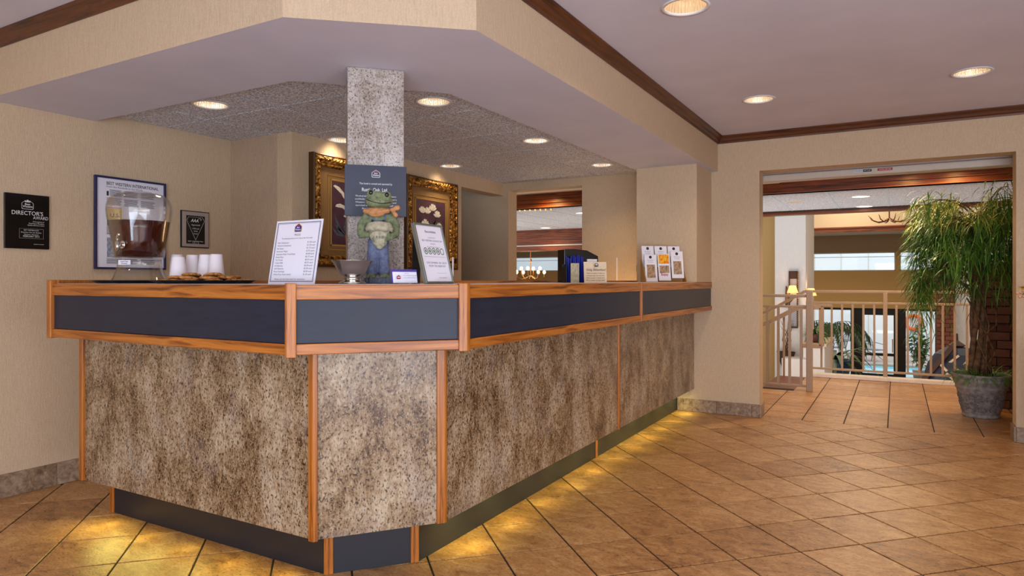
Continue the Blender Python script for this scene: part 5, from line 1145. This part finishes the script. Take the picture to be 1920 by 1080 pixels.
for k in range(8):
    a = k * PI / 4 + .2; c_, s_ = math.cos(a), math.sin(a); r_ = .42 if k % 2 else .26; h_ = .0 if k % 2 else .10; MB().tube([(0, 0, .02), (c_ * r_ * .6, s_ * r_ * .6, -.08), (c_ * r_, s_ * r_, -.02 + h_)], .009, 6).build('arm', 'brass', ch2, True)
    MB().tube([(c_ * r_, s_ * r_, -.02 + h_), (c_ * r_, s_ * r_, .08 + h_)], .013, 8).build('candle', 'brass', ch2); MB().ball((c_ * r_, s_ * r_, .115 + h_), (.04, .04, .05), 10, 8).build('bulb', 'flame', ch2, True)
# added fill lights of the atrium; dining_lamp belongs to the candle chandelier
for x, y, p_ in ((-2.6, 17, 150), (2.4, 12.6, 60), (-9.5, 15, 120), (-1.0, 19.6, 90)): light('AREA', 'atrium_fill', (x, y, 4.1 if x > -5 else 2.2), p_, (1, .84, .62), (0, 0, 0), 1.6)
light('POINT', 'dining_lamp', (-8.53, 16.0, 1.5), 30, (1, .8, .5), size=.3)
light('AREA', 'atrium_tile_fill', (-1.5, 10.0, -1.2), 80, (.95, .92, .9), (PI, 0, 0), 3.0)  # added facing up to brighten the ceiling tiles
light('AREA', 'dining_fill', (-6.5, 10.4, -1.2), 60, (1, .86, .7), (PI, 0, 0), 2.5)  # same added fill, below the ceiling seen through the pass-through

# ------------------------------------------------------------------ potted tree
PXc, PYc = .62, 6.93
tr_ = thing('potted_tree', 'tall weeping willow-leaved tree with grassy base in a grey urn', 'plant', (PXc, PYc, 0))
prof = [(0, 0), (.128, 0), (.134, .006), (.136, .022), (.131, .028), (.135, .034), (.176, .235), (.184, .245), (.186, .256), (.181, .262), (.188, .272), (.198, .300), (.204, .308), (.204, .316), (.199, .322), (.205, .330), (.214, .350), (.214, .362), (.205, .366), (.198, .355), (.19, .33), (0, .33)]
pt = MB().lathe(prof, 56, cap=False).build('pot', 'pot', tr_, True)
random.seed(12); mb = MB()
for k in range(300):
    a = random.uniform(-PI, 0) - .0; u = random.uniform(.06, .20); 
    dens = math.exp(-((math.sin(a * 3.2)) ** 2) * 1.2)
    if random.random() > dens + .25: continue
    z = u + .0; r_ = .135 + (z - .034) * (.041 / .201) + .001; th = random.uniform(0, PI)
    mb.T = Matrix.Rotation(a, 4, 'Z') @ Matrix.Translation((r_, 0, z)) @ Matrix.Rotation(th, 4, 'X'); mb.ball((0, 0, 0), (.005, .012, .005), 6, 4)
mb.T = Matrix.Identity(4); mb.build('relief', 'relief', tr_, True)['kind'] = 'stuff'
MB().lathe([(0, .335), (.19, .335)], 30, cap=False).build('soil', 'brown', tr_)
random.seed(13)
# several stems twisted together, then branches
stems = []
for k in range(5):
    a0_ = k * 2 * PI / 5; pts = []
    for j in range(15):
        u = j / 14; z = .33 + u * 1.30; rr = .055 * (1 - u * .35) * (1 + .3 * math.sin(5 * u + k)); an = a0_ + u * 4.2; pts.append((rr * math.cos(an) - .03 * u, rr * math.sin(an) * .8, z))
    MB().tube(pts, [.026 - .013 * (j / 14) for j in range(15)], 8).build('stem', 'bark', tr_, True); stems.append(pts[-1])
for k in range(3):
    pts = [(.05 * k - .02, -.07, .34), (.09 - .06 * k, -.085, .55 + .05 * k), (.0 + .05 * k, -.07, .78), (.10 * (k - 1), -.04, 1.0)]; MB().tube(pts, [.009, .008, .007, .006], 6).build('stem', 'bark', tr_, True)
tips = []; random.seed(17)
for k in range(74):
    st0 = Vector(random.choice(stems)); 
    if k < 44: st0.z = random.uniform(1.0, 1.62)
    else: st0.z = random.uniform(1.4, 1.68)
    a = random.uniform(0, 2 * PI); el = random.uniform(.25, 1.6); L_ = random.uniform(.34, .66)
    d = Vector((math.cos(a), math.sin(a) * .62, el)).normalized(); q = st0.copy(); pts = [tuple(q)]
    for j in range(6):
        q = q + d * L_ / 5.2; d = (d + Vector((math.cos(a) * .1, math.sin(a) * .06, -.26))).normalized()
        if q.x < -.44: q.x = -.44
        if q.y > .30: q.y = .30
        if q.z > 2.02: q.z = 2.02 - random.uniform(0, .05)
        pts.append(tuple(q)); tips.append((q.copy(), d.copy(), j))
    MB().tube(pts, [.008 - .0009 * j for j in range(7)], 5).build('branch', 'bark', tr_, True)
def leaf_ok(q): return -.53 < q.x < .42 or q.y < .3
lmesh = []
for k in range(6):
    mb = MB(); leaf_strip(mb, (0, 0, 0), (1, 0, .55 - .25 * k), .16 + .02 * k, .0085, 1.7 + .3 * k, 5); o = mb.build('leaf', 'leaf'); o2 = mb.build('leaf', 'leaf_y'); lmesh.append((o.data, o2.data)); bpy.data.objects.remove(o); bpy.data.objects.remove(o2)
random.seed(23); green = MB(); top_lit = MB(); n_obj = 0
allp = []
for q, d, j in tips:
    for m_ in range(21 if j > 1 else 10):
        p = q + Vector((random.gauss(0, .045), random.gauss(0, .035), random.gauss(-.01, .05))); a = math.atan2(d.y, d.x) + random.gauss(0, 1.0); allp.append((p, a, j))
# hanging curtains below the outer twigs
for q, d, j in tips:
    if j >= 3:
        for m_ in range(13):
            dz = random.uniform(0, .55) * random.random(); p = q + Vector((random.gauss(0, .03), random.gauss(0, .03), -dz)); allp.append((p, random.uniform(0, 6.3), 9))
for i_, (p, a, j) in enumerate(allp):
    if not (-.50 < p.x < .40): 
        if p.x <= -.50: continue
    if p.y > .27 or p.z > 2.08 or p.z < .50: continue
    up = 1 if (p.z > 1.62 and j != 9 and random.random() < .55) else 0  # upper leaves often take the paler colour, painted as if lit from above
    el = random.uniform(.1, 1.0) if j != 9 else random.uniform(-.8, .2)
    if n_obj < 290 and p.y < -.14 and random.random() < .35:
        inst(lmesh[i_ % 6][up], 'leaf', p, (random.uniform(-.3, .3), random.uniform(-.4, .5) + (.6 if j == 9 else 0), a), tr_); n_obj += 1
    else: leaf_strip(top_lit if up else green, p, (math.cos(a), math.sin(a), el), random.uniform(.12, .23), random.uniform(.006, .0095), random.uniform(1.1, 2.6), 4)
green.build('foliage', 'leaf', tr_)['kind'] = 'stuff'; top_lit.build('top_lit_foliage', 'leaf_y', tr_)['kind'] = 'stuff'
gr = MB()
for k in range(620):
    a = random.uniform(0, 2 * PI); r_ = .18 * math.sqrt(random.random()); leaf_strip(gr, (r_ * math.cos(a), r_ * math.sin(a), .335), (math.cos(a + random.gauss(0, .5)), math.sin(a + random.gauss(0, .5)), random.uniform(.4, 2.2)), random.uniform(.09, .17), .006, random.uniform(1.0, 2.4), 4)
gr.build('grass', 'grass', tr_)['kind'] = 'stuff'

# yellow flowers entering at the right edge
fa = thing('flower_arrangement', 'yellow silk flowers with pink buds reaching in at the right edge', 'flowers', (.95, 5.5, 0)); MB().lathe([(0, 0), (.09, 0), (.10, .02), (.07, .2), (.11, .55), (.12, .68), (.09, .74), (.08, .74), (.1, .66), (0, .6)], 28, cap=False).build('vase', 'clay', fa, True)
random.seed(2)
for k, (x, z, y) in enumerate(((-.225, 1.10, -.03), (-.20, 1.075, .03), (-.15, 1.12, 0), (-.08, 1.2, .05), (.05, 1.25, -.03))):
    MB().tube([(0, 0, .65), (x * .4, y, .9), (x + .03, y, z - .03)], .004, 5).build('stem', 'bark', fa); bl = MB()
    for j in range(16): a = j * 2.4; leaf_strip(bl, (x, y, z), (math.cos(a), math.sin(a), random.uniform(-.2, 1.6)), .048, .02, 1.2, 3)
    bl.build('blossom', 'yellow', fa)
for x, z in ((-.262, 1.068), (-.25, 1.045), (-.215, 1.085)):
    MB().ball((x, -.03, z), (.010, .010, .012), 10, 8).build('bud', 'pink', fa, True); MB().tube([(x, -.03, z), (x + .08, -.01, z - .02)], .002, 4).build('bud_stem', 'bark', fa)
